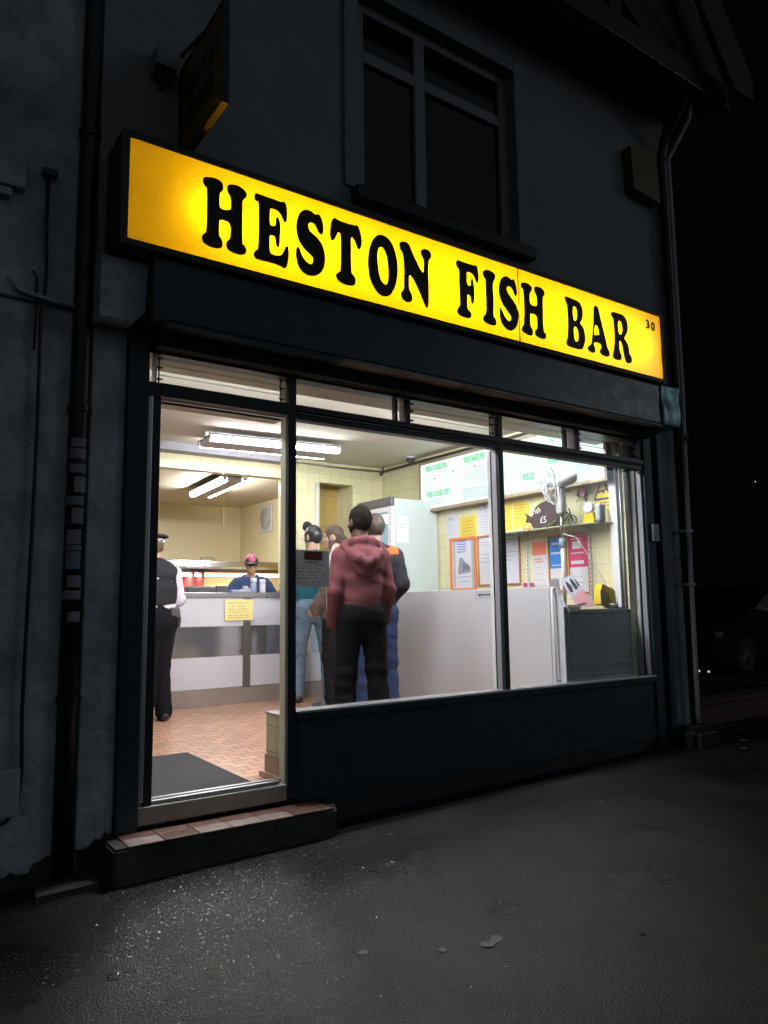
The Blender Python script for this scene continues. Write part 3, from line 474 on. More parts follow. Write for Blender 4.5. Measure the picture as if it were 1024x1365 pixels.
obj('lining', bm, cabin, sg)
bm = B(); box(bm, SX0-.037, SX0+.004, -.292, -.281, SZ0-.032, SZ1+.032, .003); box(bm, SX1-.004, SX1+.037, -.292, -.281, SZ0-.032, SZ1+.032, .003)
box(bm, SX0+.004, SX1-.004, -.2915, -.281, SZ0-.032, SZ0+.004, .003); box(bm, SX0+.004, SX1-.004, -.2915, -.281, SZ1-.004, SZ1+.032, .003); obj('rim', bm, cabm, sg)
def acrylic():
    m = bpy.data.materials.new('yellow_acrylic'); m.use_nodes = True; n = m.node_tree; n.nodes.clear()
    o = n.nodes.new('ShaderNodeOutputMaterial'); t = n.nodes.new('ShaderNodeBsdfTranslucent'); d = n.nodes.new('ShaderNodeBsdfDiffuse'); g = n.nodes.new('ShaderNodeBsdfGlossy')
    a = n.nodes.new('ShaderNodeMixShader'); b = n.nodes.new('ShaderNodeMixShader'); f = n.nodes.new('ShaderNodeFresnel')
    t.inputs[0].default_value = (0.95, 0.51, 0.002, 1); d.inputs[0].default_value = (0.85, 0.45, 0.01, 1); g.inputs['Roughness'].default_value = .15
    a.inputs[0].default_value = .30; n.links.new(t.outputs[0], a.inputs[1]); n.links.new(d.outputs[0], a.inputs[2])
    n.links.new(f.outputs[0], b.inputs[0]); n.links.new(a.outputs[0], b.inputs[1]); n.links.new(g.outputs[0], b.inputs[2]); n.links.new(b.outputs[0], o.inputs[0]); return m
ym = acrylic()
SEAM = 3.822
bm = B(); v = [bm.verts.new(p) for p in ((SX0-.006, -.278, SZ0-.006), (SEAM-.003, -.278, SZ0-.006), (SEAM-.003, -.278, SZ1+.006), (SX0-.006, -.278, SZ1+.006))]; bm.faces.new(v); obj('face_panel', bm, ym, sg)
bm = B(); v = [bm.verts.new(p) for p in ((SEAM+.003, -.278, SZ0-.006), (SX1+.006, -.278, SZ0-.006), (SX1+.006, -.278, SZ1+.006), (SEAM+.003, -.278, SZ1+.006))]; bm.faces.new(v); obj('face_panel', bm, ym, sg)
obj('face_joint', bx(SEAM-.004, SEAM+.004, -.2795, -.274, SZ0-.006, SZ1+.006), mat('amber_joint', (.5, .2, .01), .5), sg)
tl = emat('sign_tube_light', (1.0, 0.93, 0.72), SIGN_L)
for x0, x1 in ((1.38, 2.66), (2.70, 4.02), (4.06, 5.36)):
    obj('fluorescent_tube', tube(B(), [(x0, -.165, 3.165), (x1, -.165, 3.165)], .019, 12), tl, sg, smooth=True)
lm = mat('black_letter_vinyl', (0.012, 0.005, 0.003), .5)
for ch, loops in LETTERS:
    me = outline_mesh([smoothloop(l) for l in loops], .006, PY(0, -.2835, 0)); meshobj('letter', me, lm, sg)
bm = B(); text(bm, '3', .105, PY(5.315, -.2835, 3.305), bold=.003, depth=.002); obj('numeral', bm, lm, sg)
bm = B(); text(bm, '0', .105, PY(5.385, -.2835, 3.300), bold=.003, depth=.002); obj('numeral', bm, lm, sg)
# ================================================================== shopfront
sf = thing('shopfront', 'glazed shopfront with dark teal frames and open doorway under the yellow sign', 'shopfront', (3.3, 0, -.1))
TOP = 2.412
obj('post', bx(1.122, 1.236, -.03, .10, -.34, 2.50, .006), M['teal'], sf)
obj('post', bx(5.535, 5.645, -.03, .10, -.30, 2.50, .006), M['teal'], sf)
obj('post', bx(5.70, 5.775, -.05, .02, -.12, 2.49, .006), M['teal'], sf)
obj('post_infill', bx(5.648, 5.798, .022, .10, -.30, 2.50), M['navy'], sf)
bm = B(); box(bm, 1.238, 1.262, -.016, .07, .03, 2.162, .003); obj('door_frame_strip', bm, M['alu'], sf)
bm = B(); box(bm, 1.268, 1.312, .0, .09, .0, 2.162, .003); obj('door_jamb', bm, M['navy'], sf)
# mullions: dark outer face, pale deep body behind it
def mull(x0, x1, z0, z1, m='aluwhite', y1=.075):
    obj('mullion', bx(x0, x1, -.02, .016, z0, z1, .003), M['navy'], sf)
    obj('mullion_body', bx(x0+.001, x1-.003, .0165, y1, z0+.002, z1-.002, .002), M[m], sf)
mull(2.085, 2.14, -.08, 2.40, 'cream', .085)
mull(3.822, 3.868, .395, 2.40, 'aluwhite', .065)
obj('mullion_gasket', bx(3.820, 3.866, .066, .074, .41, 2.15), M['navy'], sf)
obj('mullion_body', bx(3.821, 3.866, .075, .11, .41, 2.15, .002), M['white'], sf)
mull(2.982, 3.012, 2.24, 2.40, 'aluwhite', .07); mull(4.70, 4.725, 2.24, 2.40, 'aluwhite', .09)
obj('mullion', bx(2.915, 2.935, .018, .06, 2.242, 2.40, .002), M['navy'], sf); obj('mullion', bx(4.60, 4.62, .018, .06, 2.242, 2.40, .002), M['navy'], sf)
obj('frame_reveal', bx(5.512, 5.534, .0, .045, .41, 2.40, .002), M['aluwhite'], sf)
obj('mullion_gasket', bx(5.505, 5.532, .046, .056, .41, 2.15), M['navy'], sf)
obj('frame_reveal', bx(5.500, 5.534, .057, .10, .41, 2.15, .002), M['white'], sf)
# transom rail
bm = B(); box(bm, 1.236, 2.084, -.024, .07, 2.164, 2.24, .004); obj('transom_rail', bm, M['navy'], sf)
bm = B(); box(bm, 2.142, 5.535, -.024, .07, 2.20, 2.24, .004); box(bm, 2.142, 5.535, -.016, .06, 2.15, 2.197, .004); obj('transom_rail', bm, M['navy'], sf)
bm = B(); box(bm, 2.142, 5.535, -.030, -.0165, 2.184, 2.190, .002); obj('rail_bead', bm, M['greytrim'], sf)
bm = B(); box(bm, 1.236, 5.535, -.02, .07, 2.402, 2.50); obj('head_rail', bm, M['navy'], sf)
bm = B(); box(bm, 1.25, 5.50, .072, .29, 2.404, 2.76); obj('inner_lintel', bm, M['tan'], sf)
bm = B(); box(bm, 1.27, 2.084, .0705, .17, 2.148, 2.163); obj('inner_lintel', bm, M['tan'], sf)
# sill, stall riser, plinth
bm = B(); box(bm, 2.142, 5.535, -.038, .05, .392, .408, .003); obj('sill', bm, M['alu'], sf)
bm = B(); box(bm, 2.142, 5.535, -.026, .06, .352, .390, .003); box(bm, 2.142, 5.535, -.032, -.018, .344, .350, .002); obj('sill_rail', bm, M['teal'], sf)
bm = B(); box(bm, 2.142, 5.535, -.012, .06, -.105, .343, .003); box(bm, 2.16, 2.166, -.016, -.013, -.10, .34)
rs = obj('stall_riser', bm, M['teal'], sf)
bm = B(); box(bm, 2.142, 5.535, .004, .08, -.40, -.108); obj('plinth', bm, mat('dirty_teal_plinth', (.02, .034, .036), .6, var=(6, 0, .7, (.012, .015, .014)), bump=(20, .6, .01)), sf)
# inner stall riser wall, tiled, with coved brown skirting at its end
tl_x = tilemat('cream_tiles_end', (.60, .56, .36), (.56, .52, .33), (.30, .26, .16), 'yz', .15, .15, .25)
bm = B(); box(bm, 2.10, 4.58, .10, .285, .13, .365); obj('inner_wall', bm, tl_x, sf)
bm = B(); box(bm, 2.095, 4.58, .10, .29, .366, .378, .003); obj('ledge', bm, mat('pale_ledge', (.30, .28, .30), .35), sf)
bm = B(); box(bm, 2.092, 4.58, .10, .292, .012, .128, .004); prism(bm, [(.055, .001), (.09, .001), (.3, .001), (.3, .03), (.10, .03), (.06, .02)], Matrix(((0, 0, 1, 2.06), (1, 0, 0, 0), (0, 1, 0, 0), (0, 0, 0, 1))), .05); obj('skirting', bm, mat('brown_skirting_tile', (.34, .24, .18), .3), sf)
# threshold
bm = B(); box(bm, 1.312, 2.046, .0, .085, .004, .026, .004); box(bm, 1.30, 2.05, .03, .05, .026, .032, .002); obj('threshold', bm, M['alu'], sf)
bm = B(); box(bm, 1.238, 2.083, -.018, .085, -.085, .003, .004); obj('threshold_rail', bm, M['greytrim'], sf)
# glass
def pane(x0, x1, z0, z1, y=.064): obj('pane', bx(x0, x1, y, y+.006, z0, z1), M['glass'], sf)
pane(2.141, 3.821, .409, 2.149); pane(3.869, 5.50, .409, 2.149); pane(2.141, 2.914, 2.242, 2.40, .03); pane(3.869, 4.599, 2.242, 2.40, .03)
# louvred vents
for x0, x1 in ((1.27, 2.08), (3.015, 3.818), (4.728, 5.505)):
    lv = obj('louvre_rack', bx(x0, x0+.012, -.002, .05, 2.244, 2.40), M['alu'], sf)
    for z in (2.255, 2.325, 2.385):
        bm = B(); box(bm, x0+.013, x1, -.003, .003, -.046, .046)
        bmesh.ops.transform(bm, matrix=Matrix.Translation((0, .02, z+.02)) @ Matrix.Rotation(R(22), 4, 'X'), verts=bm.verts); obj('louvre_slat', bm, M['glass'], lv)
        bm = B(); box(bm, x0+.013, x1, -.0035, .0035, -.050, -.0465)
        bmesh.ops.transform(bm, matrix=Matrix.Translation((0, .02, z+.02)) @ Matrix.Rotation(R(22), 4, 'X'), verts=bm.verts); obj('slat_edge', bm, M['glasse'], lv)
    for xe in (x0+.02, x1-.035):
        bm = B()
        for z in (2.272, 2.338, 2.39): tube(bm, [(xe, -.015, z-.016), (xe+.01, .03, z), (xe+.015, .045, z+.012)], .006, 6); box(bm, xe-.006, xe+.03, .012, .018, z-.004, z+.002)
        tube(bm, [(xe+.02, .05, 2.245), (xe+.02, .05, 2.40)], .004, 6)
        obj('louvre_clip', bm, M['blackm'], lv)
bm = B(); box(bm, 5.575, 5.655, -.062, -.031, 1.53, 1.68, .006); ob = obj('bell_box', bm, M['plasticg']); tag(ob, 'small pale grey box on the teal post right of the window', 'switch box')
rg = tag(obj('hook_ring', lathe(B(), [(.022, -.012), (.034, -.006), (.034, .006), (.022, .012), (.022, -.012)], (6.0, -.16, 2.47), 'y'), mat('pink_plastic_ring', (.35, .12, .28), .5)), 'small pinkish ring under the battered right end of the fascia', 'ring')

# doorstep
stp = thing('doorstep', 'worn concrete doorstep with a brown tiled top below the open doorway', 'doorstep', (1.6, -.1, -.33))
bm = B(); prism(bm, [(1.06, -.24), (2.28, -.24), (2.36, -.10), (2.34, -.001), (1.06, -.001)], Matrix.Translation((0, 0, -.36)), .245)
bmesh.ops.bevel(bm, geom=list(bm.edges), offset=.012, segments=2, affect='EDGES'); obj('base', bm, M['concrete'], stp)
bm = B(); prism(bm, [(.70, -.24), (1.055, -.21), (1.055, .02), (.74, .028)], Matrix.Translation((0, 0, -.38)), .12)
bmesh.ops.bevel(bm, geom=list(bm.edges), offset=.03, segments=2, affect='EDGES'); obj('kerb', bm, M['concrete'], stp)
bm = B()
random.seed(3)
x = 1.13
tm = [mat('brown_quarry_tile', (.22, .12, .10), .30, var=(14, 0, .5), bump=(30, .3, .003)), mat('light_spill_tile', (.50, .40, .38), .32, var=(9, 0, .7, (.2, .12, .1)), bump=(30, .3, .003))]
while x < 2.24:
    w = min(.178, 2.26-x)
    obj('step_tile', bx(x, x+w-.005, -.236, -.125, -.116, -.1085+random.random()*.002, .004), tm[1] if 1.40 < x < 1.85 or x < 1.3 else tm[0], stp)  # paler front tiles paint in the light spilling out of the doorway
    obj('step_tile', bx(x, x+w-.005, -.120, -.022, -.116, -.109+random.random()*.002, .004), tm[0], stp)
    x += w

# ================================================================== interior shell
FX0, FX1, FY = -1.7, 5.42, 3.78
fl_m = tilemat('terracotta_floor_tiles', (.64, .38, .26), (.58, .32, .20), (.20, .10, .07), 'xy', .15, .10, .30, off=.5, mortar=.007, bump=.5, dirt=(6, .85, (.30, .17, .12)))
bm = B(); box(bm, FX0, 5.9, .292, 9.15, -.12, 0.0); box(bm, 1.24, 5.50, .088, .292, -.12, 0.0); tag(obj('floor', bm, fl_m), kind='structure')
bm = B(); box(bm, FX0, 5.9, .285, 3.78, 2.75, 2.80); tag(obj('ceiling', bm, M['ceil']), kind='structure')
bm = B(); box(bm, FX0, 5.9, 3.93, 9.15, 2.62, 2.66); tag(obj('ceiling', bm, mat('back_room_ceiling', (.66, .58, .46), .6)), kind='structure')
tx = tilemat('cream_wall_tiles_x', (.80, .75, .48), (.77, .715, .455), (.60, .54, .34), 'xz', .15, .2, .16, mortar=.003, dirt=(2, .15, (.55, .48, .28)))
ty = tilemat('cream_wall_tiles_y', (.84, .79, .52), (.81, .755, .49), (.62, .56, .36), 'yz', .15, .15, .16, mortar=.003, dirt=(2, .15, (.55, .48, .28)))
iw = thing('interior_walls', 'cream tiled walls of the bright shop with an opening to the back room', 'wall', (3, 3.8, 0))
bm = B(); box(bm, 5.42, 5.495, .103, 3.78, 0, 2.75); obj('side_wall', bm, ty, iw)
bm = B(); box(bm, FX0, 4.02, 3.78, 3.92, 2.505, 2.75); box(bm, 4.02, 5.42, 3.78, 3.92, 2.50, 2.75); obj('tiled_beam', bm, tx, iw)
bm = B(); box(bm, 4.97, 5.42, 3.78, 3.92, 0, 2.50); obj('pier', bm, tx, iw)
bm = B(); box(bm, 4.02, 4.50, 3.78, 3.92, 0, 2.499); obj('pier', bm, tx, iw)
bm = B(); box(bm, 4.50, 4.97, 4.15, 4.25, 0, 2.62); obj('alcove_back', bm, tilemat('alcove_tiles', (.46, .33, .11), (.44, .31, .10), (.3, .2, .08), 'xz', .3, .4, .3), iw)
bm = B(); box(bm, 4.972, 5.05, 3.922, 4.15, 0, 2.62); box(bm, 4.42, 4.498, 3.922, 4.15, 0, 2.62); obj('alcove_side', bm, ty, iw)
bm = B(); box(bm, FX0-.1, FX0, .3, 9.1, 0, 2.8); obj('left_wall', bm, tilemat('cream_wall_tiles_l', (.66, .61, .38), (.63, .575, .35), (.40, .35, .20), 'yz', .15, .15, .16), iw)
bm = B(); box(bm, FX0, 5.5, 7.30, 7.45, 0, 2.64); obj('back_room_wall', bm, M['backwall'], iw)
bm = B(); box(bm, 5.05, 5.2, 4.26, 7.30, 0, 2.64); obj('back_room_wall', bm, M['backwall'], iw)
bm = B(); box(bm, FX0, 4.02, 3.60, 3.778, 2.66, 2.748, .004); obj('beam_trim', bm, mat('lilac_trim', (.34, .33, .38), .5), iw)
# left side wall of the shop, between the post and the room
bm = B(); box(bm, 1.122, 1.238, .102, .30, 0, 2.76); box(bm, 1.10, 1.249, .03, .1018, 2.502, 2.76); obj('door_reveal', bm, M['backwall'], iw)
bm = B(); box(bm, FX0, 1.13, .285, .35, 0, 2.748); obj('front_inner_wall', bm, M['backwall'], iw)

# mat
bm = B(); prism(bm, [(1.30, .12), (1.93, .12), (1.955, 1.22), (1.28, 1.225)], Matrix.Translation((0, 0, .003)), .014); bmesh.ops.bevel(bm, geom=list(bm.edges), offset=.003, segments=1, affect='EDGES')
tag(obj('doormat', bm, M['rubber']), 'dark grey doormat lying just inside the open doorway', 'doormat')

# lights
TUBE = emat('fluorescent_glow', (0.96, 0.98, 1.0), ROOM_L)
TUBE2 = emat('fluorescent_glow_bright', (0.97, 0.98, 1.0), ROOM_L*4.6)
TUBE3 = emat('fluorescent_glow_back', (1.0, 0.98, 0.94), ROOM_L*3.0)
def fitting(name, label, loc, L, ang, wdt, zc, wide=True):
    t = thing(name, label, 'ceiling light', loc, ang, group=None)
    m4 = world_of(t)
    def put(n, bm, m, **k):
        bmesh.ops.transform(bm, matrix=m4, verts=bm.verts); return obj(n, bm, m, t, **k)
    put('housing', bx(-L/2, L/2, -.05, .05, -.045, zc, .006), M['white'])
    rw = wdt/2+.04 if wide is not False else wdt/2-.05
    put('reflector', bx(-L/2+.01, L/2-.01, -rw, rw, -.060, -.046, .004), mat('dull_reflector', (.10, .10, .11), .6))
    if wide is not False: put('body', bx(-L/2+.01, L/2-.01, -wdt/2+.035, wdt/2-.035, -.118, -.061, .004), mat('grey_fitting_body', (.75, .75, .82), .5))
    for sgn in (-1, 1):
        put('tube', tube(B(), [(-L/2+.02, sgn*wdt/2, -.095), (L/2-.02, sgn*wdt/2, -.095)], .021, 12), TUBE if wide else TUBE3 if wide is None else TUBE2, smooth=True)
        for xa in (-L/2, L/2-.03): put('lamp_holder', bx(xa, xa+.03, sgn*wdt/2-.02, sgn*wdt/2+.02, -.10, -.035), M['plasticw'])
    return t
fitting('ceiling_light', 'long twin tube light on the shop ceiling in front of the tiled beam', (3.44, 2.95, 2.74), 1.42, R(-5), .38, .008)
fitting('ceiling_light', 'twin tube light hanging in the yellow back room', (3.67, 4.95, 2.61), 1.45, R(85), .25, .008, None)
fitting('ceiling_light', 'twin tube light on the ceiling close behind the right of the shop window', (4.2, .50, 2.74), 1.50, R(0), .30, .008, False)
fitting('ceiling_light', 'twin tube light on the ceiling close behind the doorway side of the window', (2.2, .50, 2.74), 1.50, R(0), .30, .008, False)
tag(obj('pull_cord', tube(B(), [(4.30, 6.2, 2.62), (4.30, 6.2, 2.16)], .003, 6), M['yellowl']), 'thin pull cord hanging in the yellow back room', 'cord')
vf = thing('wall_fan', 'white round extractor fan on the back room side wall', 'fan', (5.05, 6.3, 2.35))
bm = B(); box(bm, 5.025, 5.048, 6.12, 6.52, 2.14, 2.56, .005); obj('casing', bm, M['plasticw'], vf)
obj('grille', lathe(B(), [(.16, 5.01), (.165, 5.018), (.165, 5.024), (.0, 5.0245)], (0, 6.32, 2.35), 'x'), M['plasticg'], vf, smooth=True)
for p, lab in (((5.25, 2.95, 2.73), 'small dome camera on the ceiling above the left end of the menu board'),):
    t = thing('security_camera', lab, 'camera', p)
    obj('dome', lathe(B(), [(.052, p[2]+.02), (.055, p[2]), (.048, p[2]-.03), (.025, p[2]-.055), (.0, p[2]-.06)], (p[0], p[1], 0)), M['gdark'], t, smooth=True)
    obj('base', lathe(B(), [(.062, p[2]+.02), (.062, p[2]+.0), (.058, p[2]-.004)], (p[0], p[1], 0)), M['plasticg'], t)
t = thing('security_camera', 'small bullet camera in the back corner of the shop ceiling', 'camera', (5.3, 3.6, 2.7))
obj('body', tube(B(), [(5.32, 3.62, 2.68), (5.22, 3.52, 2.62)], .022, 10), M['gdark'], t); obj('stem', tube(B(), [(5.32, 3.62, 2.68), (5.36, 3.68, 2.748)], .012, 8), M['gdark'], t)
tag(obj('conduit', tube(B(), [(5.39, 3.70, 2.70), (5.39, 3.0, 2.705), (5.385, 1.5, 2.70), (5.39, .30, 2.71)], .016, 8), M['gdark'], smooth=True), 'dark cable conduit along the ceiling above the menu board', 'conduit')
tag(obj('conduit', tube(B(), [(5.39, 3.70, 2.70), (4.9, 3.765, 2.70), (3.6, 3.765, 2.715)], .011, 8), M['steeld'], smooth=True), 'thin conduit along the top of the tiled beam', 'conduit')
bm = B(); box(bm, 5.375, 5.418, .155, .235, .97, 2.748, .006)
tag(obj('pipe_casing', bm, M['white']), 'white vertical pipe casing in the window corner right of the menu board', 'pipe casing')
tag(obj('conduit', tube(B(), [(5.405, .135, .97), (5.405, .135, 2.7)], .010, 8), M['plasticw'], smooth=True), 'thin white vertical conduit beside the pipe casing', 'conduit')
tag(obj('upright_pipe', tube(B(), [(4.45, 3.765, .0), (4.45, 3.765, 2.5)], .018, 10), M['white'], smooth=True), 'white upright pipe behind the man in jeans', 'pipe')

# serving counter
ct = thing('serving_counter', 'long white serving counter with a smoked mirror band and steel top', 'counter', (2.5, 3.8, 0))
CX0, CX1, CY = -1.0, 4.66, 3.575
obj('worktop', bx(CX0, CX1, CY-.012, 4.20, 1.115, 1.172, .006), mat('pale_steel_worktop', (.40, .39, .40), .28, .6, var=(3, 0, .3)), ct)
obj('carcass', bx(CX0, CX1-.01, CY+.03, 4.15, .0, 1.113), M['lam'], ct)
obj('upper_panel', bx(CX0, CX1-.01, CY+.002, CY+.028, .818, 1.112, .002), M['lam'], ct)
obj('mirror_band', bx(CX0, CX1-.01, CY+.008, CY+.028, .503, .816), M['mirror'], ct)
obj('lower_panel', bx(CX0, CX1-.01, CY+.002, CY+.028, .180, .501, .002), M['lam'], ct)
obj('kick_plinth', bx(CX0, CX1-.02, CY+.006, CY+.028, .002, .178), M['plinth'], ct)
for x in (1.05, 3.43): obj('joint_strip', bx(x, x+.085, CY-.010, CY+.001, .175, 1.112, .003), M['steeld'], ct)

# frying range with curved hood and heated display
fr = thing('frying_range', 'stainless frying range with a rounded top and glass heated display behind the counter', 'frying range', (3.3, 5.0, 0))
bm = B(); prof = [(4.72, 1.43), (4.67, 1.44), (4.645, 1.48), (4.645, 1.51), (4.67, 1.55), (4.72, 1.58), (4.80, 1.59), (5.2, 1.592), (5.2, 1.43)]
prism(bm, prof, Matrix(((0, 0, 1, .2), (1, 0, 0, 0), (0, 1, 0, 0), (0, 0, 0, 1))), 4.75); obj('hood', bm, M['steel'], fr)
obj('cabinet', bx(.2, 4.95, 4.72, 5.4, 0, 1.17, .005), M['steel'], fr)
obj('rear_panel', bx(.2, 4.95, 5.10, 5.12, 1.17, 1.44), mat('cream_display_back', (.80, .72, .55), .5), fr)
obj('display_glass', bx(.25, 4.9, 4.735, 4.74, 1.19, 1.435), M['glass'], fr)
obj('warm_lamp', bx(3.5, 4.6, 4.82, 4.87, 1.40, 1.42), emat('warm_display_lamp', (1.0, .72, .42), 26), fr)
obj('warm_lamp', bx(1.2, 3.4, 4.82, 4.87, 1.40, 1.42), emat('pink_display_lamp', (1.0, .74, .74), 24), fr)
for x in (3.05, 3.30, 3.42): obj('display_divider', bx(x, x+.03, 4.76, 5.08, 1.18, 1.43), M['plasticw'] if x < 3.3 else mat('red_tinted_box', (.75, .25, .20), .4), fr)
obj('display_shelf', bx(2.4, 4.4, 4.78, 5.09, 1.185, 1.205), mat('red_display_tray', (.80, .16, .12), .4), fr)
bm = B()
random.seed(5)
for k in range(60): 
    t = bmesh.new(); bmesh.ops.create_icosphere(t, subdivisions=1, radius=.02+random.random()*.015); merge(bm, t, Matrix.Translation((3.5+random.random()*.9, 4.82+random.random()*.2, 1.225+random.random()*.02)) @ Matrix.Diagonal((1.8, .8, .7, 1)))
obj('fried_food', bm, mat('golden_batter', (.72, .36, .08), .6), fr)
obj('handle', tube(B(), [(3.42, 4.85, 1.59), (3.44, 4.85, 1.622), (3.52, 4.85, 1.63), (3.60, 4.85, 1.622), (3.62, 4.85, 1.59)], .007, 8), M['gdark'], fr, smooth=True)

# things on the counter
bm = B(); box(bm, 2.86, 3.17, 3.70, 3.95, 1.174, 1.235, .01); box(bm, 2.90, 3.13, 3.74, 3.91, 1.235, 1.243, .003); tag(obj('tray', bm, M['gdark']), 'long flat dark tray on the counter beside the officer', 'tray')
t = thing('card_terminal', 'black card terminal on the counter between the dark tray and the papers', 'card terminal', (3.24, 3.8, 1.174))
bm = B(); prism(bm, [(0, 0), (.14, 0), (.14, .03), (.02, .075), (0, .07)], Matrix(((0, 0, 1, 3.185), (1, 0, 0, 3.72), (0, 1, 0, 1.174), (0, 0, 0, 1))), .12); obj('body', bm, M['gdark'], t); obj('screen', bx(3.20, 3.29, 3.722, 3.728, 1.215, 1.236), M['inkg'], t)
bm = B()
for k in range(6): box(bm, 3.33+random.random()*.02, 3.57, 3.66+random.random()*.03, 3.84, 1.174+k*.005, 1.1785+k*.005)
tag(obj('paper_stack', bm, mat('pale_blue_paper', (.55, .62, .82), .6)), 'pile of pale blue papers on the counter left of the bottles', 'papers')
def bottle(x, y, lab, h, body, cap):
    t = thing('sauce_bottle', lab, 'bottle', (x, y, 1.173)); z = 1.173
    obj('bottle_body', lathe(B(), [(.030, z), (.034, z+.01), (.034, z+h*.55), (.028, z+h*.68), (.020, z+h*.72)], (x, y, 0)), body, t, smooth=True)
    obj('cap', lathe(B(), [(.034, z+h*.72), (.036, z+h*.76), (.034, z+h*.96), (.024, z+h)], (x, y, 0)), cap, t, smooth=True)
bottle(3.625, 3.74, 'squat bottle with a big white cap in front of the cashier', .165, mat('clear_blue_grey', (.30, .34, .50), .2), M['plasticw'])
bottle(3.725, 3.72, 'white plastic bottle in front of the cashier, nearer his hand', .15, M['plasticw'], M['plasticw'])
t = thing('drinking_glass', 'small clear glass on the counter at the cashier\'s elbow', 'glass', (3.56, 3.8, 1.173)); obj('tumbler', lathe(B(), [(.024, 1.173), (.030, 1.25), (.027, 1.25), (.022, 1.18)], (3.555, 3.80, 0)), M['glasse'], t, smooth=True); 
nt_ = thing('counter_notice', 'pale yellow handwritten notice taped to the counter front over the steel strip', 'notice', (3.37, CY-.02, .88))
obj('card', bx(3.215, 3.535, CY-.0150, CY-.0125, .875, 1.098, .0008), M['yellowl'], nt_)
def scribble(bm, mtx, x0, x1, rows, th=.006, seed=1, gap=.012):
    rr = random.Random(seed)
    for z in rows:
        x = x0+rr.random()*.01
        e = x1-rr.random()*(x1-x0)*.25
        while x < e:
            w = min(e-x, .012+rr.random()*(x1-x0)*.16)
            prism(bm, [(x, z-th/2), (x+w, z-th/2+rr.uniform(-.002, .002)), (x+w, z+th/2), (x, z+th/2)], mtx, .0006); x += w+gap*(.4+rr.random())
bm = B(); scribble(bm, PY(0, CY-.0155, 0), 3.25, 3.51, [1.06, 1.025, .995, .965, .93, .905], .007, 4); obj('handwriting', bm, M['inky'], nt_)

# low partition, rail and cabinet by the window
pt = thing('partition', 'plain white waist high partition between the customers and the menu wall', 'partition', (4.7, 1.5, 0))
obj('panel', bx(4.595, 4.635, .252, 2.50, .0, 1.147, .003), mat('off_white_laminate', (.54, .54, .585), .30, var=(.8, 0, .25, (.48, .47, .50))), pt)
cbm = mat('pale_grey_steel', (.62, .63, .68), .4, 0, var=(1.5, 0, .4, (.52, .52, .56)))
fz = thing('grey_cabinet', 'grey steel sided cabinet standing behind the right end of the window', 'cabinet', (5.1, .28, 0))
bm = B(); box(bm, 4.660, 5.415, .112, .80, 0, .925); obj('body', bm, cbm, fz)
obj('top', bx(4.648, 5.418, .102, .82, .927, .962, .006), M['steeld'], fz)
bm = B(); prism(bm, [(.112, .0), (.250, .0), (.250, 1.145), (.22, 1.145), (.112, .98)], Matrix(((0, 0, 1, 4.600), (1, 0, 0, 0), (0, 1, 0, 0), (0, 0, 0, 1))), .042); obj('slanted_end', bm, cbm, fz)
obj('corner_trim', bx(4.644, 4.658, .104, .118, 0, .924), M['greytrim'], fz)
tr = thing('grab_rail', 'white upright tube handrail at the end of the partition', 'handrail', (4.66, .3, 0))
obj('rail', tube(B(), [(4.60, .205, 1.13), (4.575, .202, 1.132), (4.565, .195, 1.115), (4.565, .185, .42), (4.575, .18, .405), (4.60, .18, .402)], .012, 10), M['white'], tr, smooth=True)
t = thing('arrow_sign', 'small grey sign with a black arrow pointing left on the partition', 'sign', (4.69, 1.15, 1.1))
obj('plate', bx(4.5915, 4.5945, .915, 1.145, 1.060, 1.132), M['plasticg'], t)
bm = B(); prism(bm, [(.07, .006), (.20, .006), (.20, -.006), (.07, -.006), (.075, -.018), (.035, 0), (.075, .018)], PX(4.591, 1.145, 1.096), .0008); obj('arrow', bm, M['ink'], t)

# drinks fridge
fd = thing('drinks_fridge', 'tall white drinks fridge with a lit glass door and dark header against the right wall', 'fridge', (5.08, 3.0, 0))
obj('cabinet', bx(4.80, 5.405, 2.66, 3.34, .05, 2.19, .012), M['fridge'], fd)
obj('header', bx(4.752, 4.798, 2.655, 3.345, 2.105, 2.205, .008), M['fhead'], fd)
bm = B(); box(bm, 4.755, 4.798, 2.66, 2.73, .08, 2.10, .004); box(bm, 4.755, 4.798, 3.27, 3.34, .08, 2.10, .004); box(bm, 4.755, 4.798, 2.73, 3.27, 2.04, 2.10, .004); box(bm, 4.755, 4.798, 2.73, 3.27, .08, .16, .004)
dr = obj('door', bm, M['white'], fd)
obj('door_glass', bx(4.770, 4.775, 2.73, 3.27, .16, 2.04), M['glass'], dr)
obj('lit_interior', bx(4.785, 4.7985, 2.735, 3.265, .165, 2.035), emat('fridge_glow', (.55, .80, 1.0), .75), fd)
obj('top_lamp', bx(4.778, 4.784, 2.76, 3.24, 1.92, 2.02), emat('fridge_lamp', (.85, .95, 1.0), 3), fd)
bm = B()
for z in (.5, .85, 1.2, 1.5, 1.78): box(bm, 4.777, 4.785, 2.735, 3.265, z, z+.012)
obj('shelf', bm, M['plasticw'], fd)
cc = [mat('blue_can', (.05, .25, .60), .3), mat('red_can', (.55, .05, .06), .3), mat('orange_can', (.75, .35, .05), .3), mat('green_can', (.08, .40, .20), .3)]
for zi, z in enumerate((.862, 1.212, 1.512)):
    for k in range(6):
        obj('can', lathe(B(), [(.02, z), (.030, z+.006), (.030, z+.10), (.022, z+.118)], (4.7795+.0, 2.79+k*.085, 0), seg=10), cc[(k//2+zi) % 4] if z < 1.5 else cc[0], fd, smooth=True)
obj('paper_notice', bx(4.79+.03, 4.985, 2.656, 2.6595, 1.70, 1.99), M['paperw'], fd)
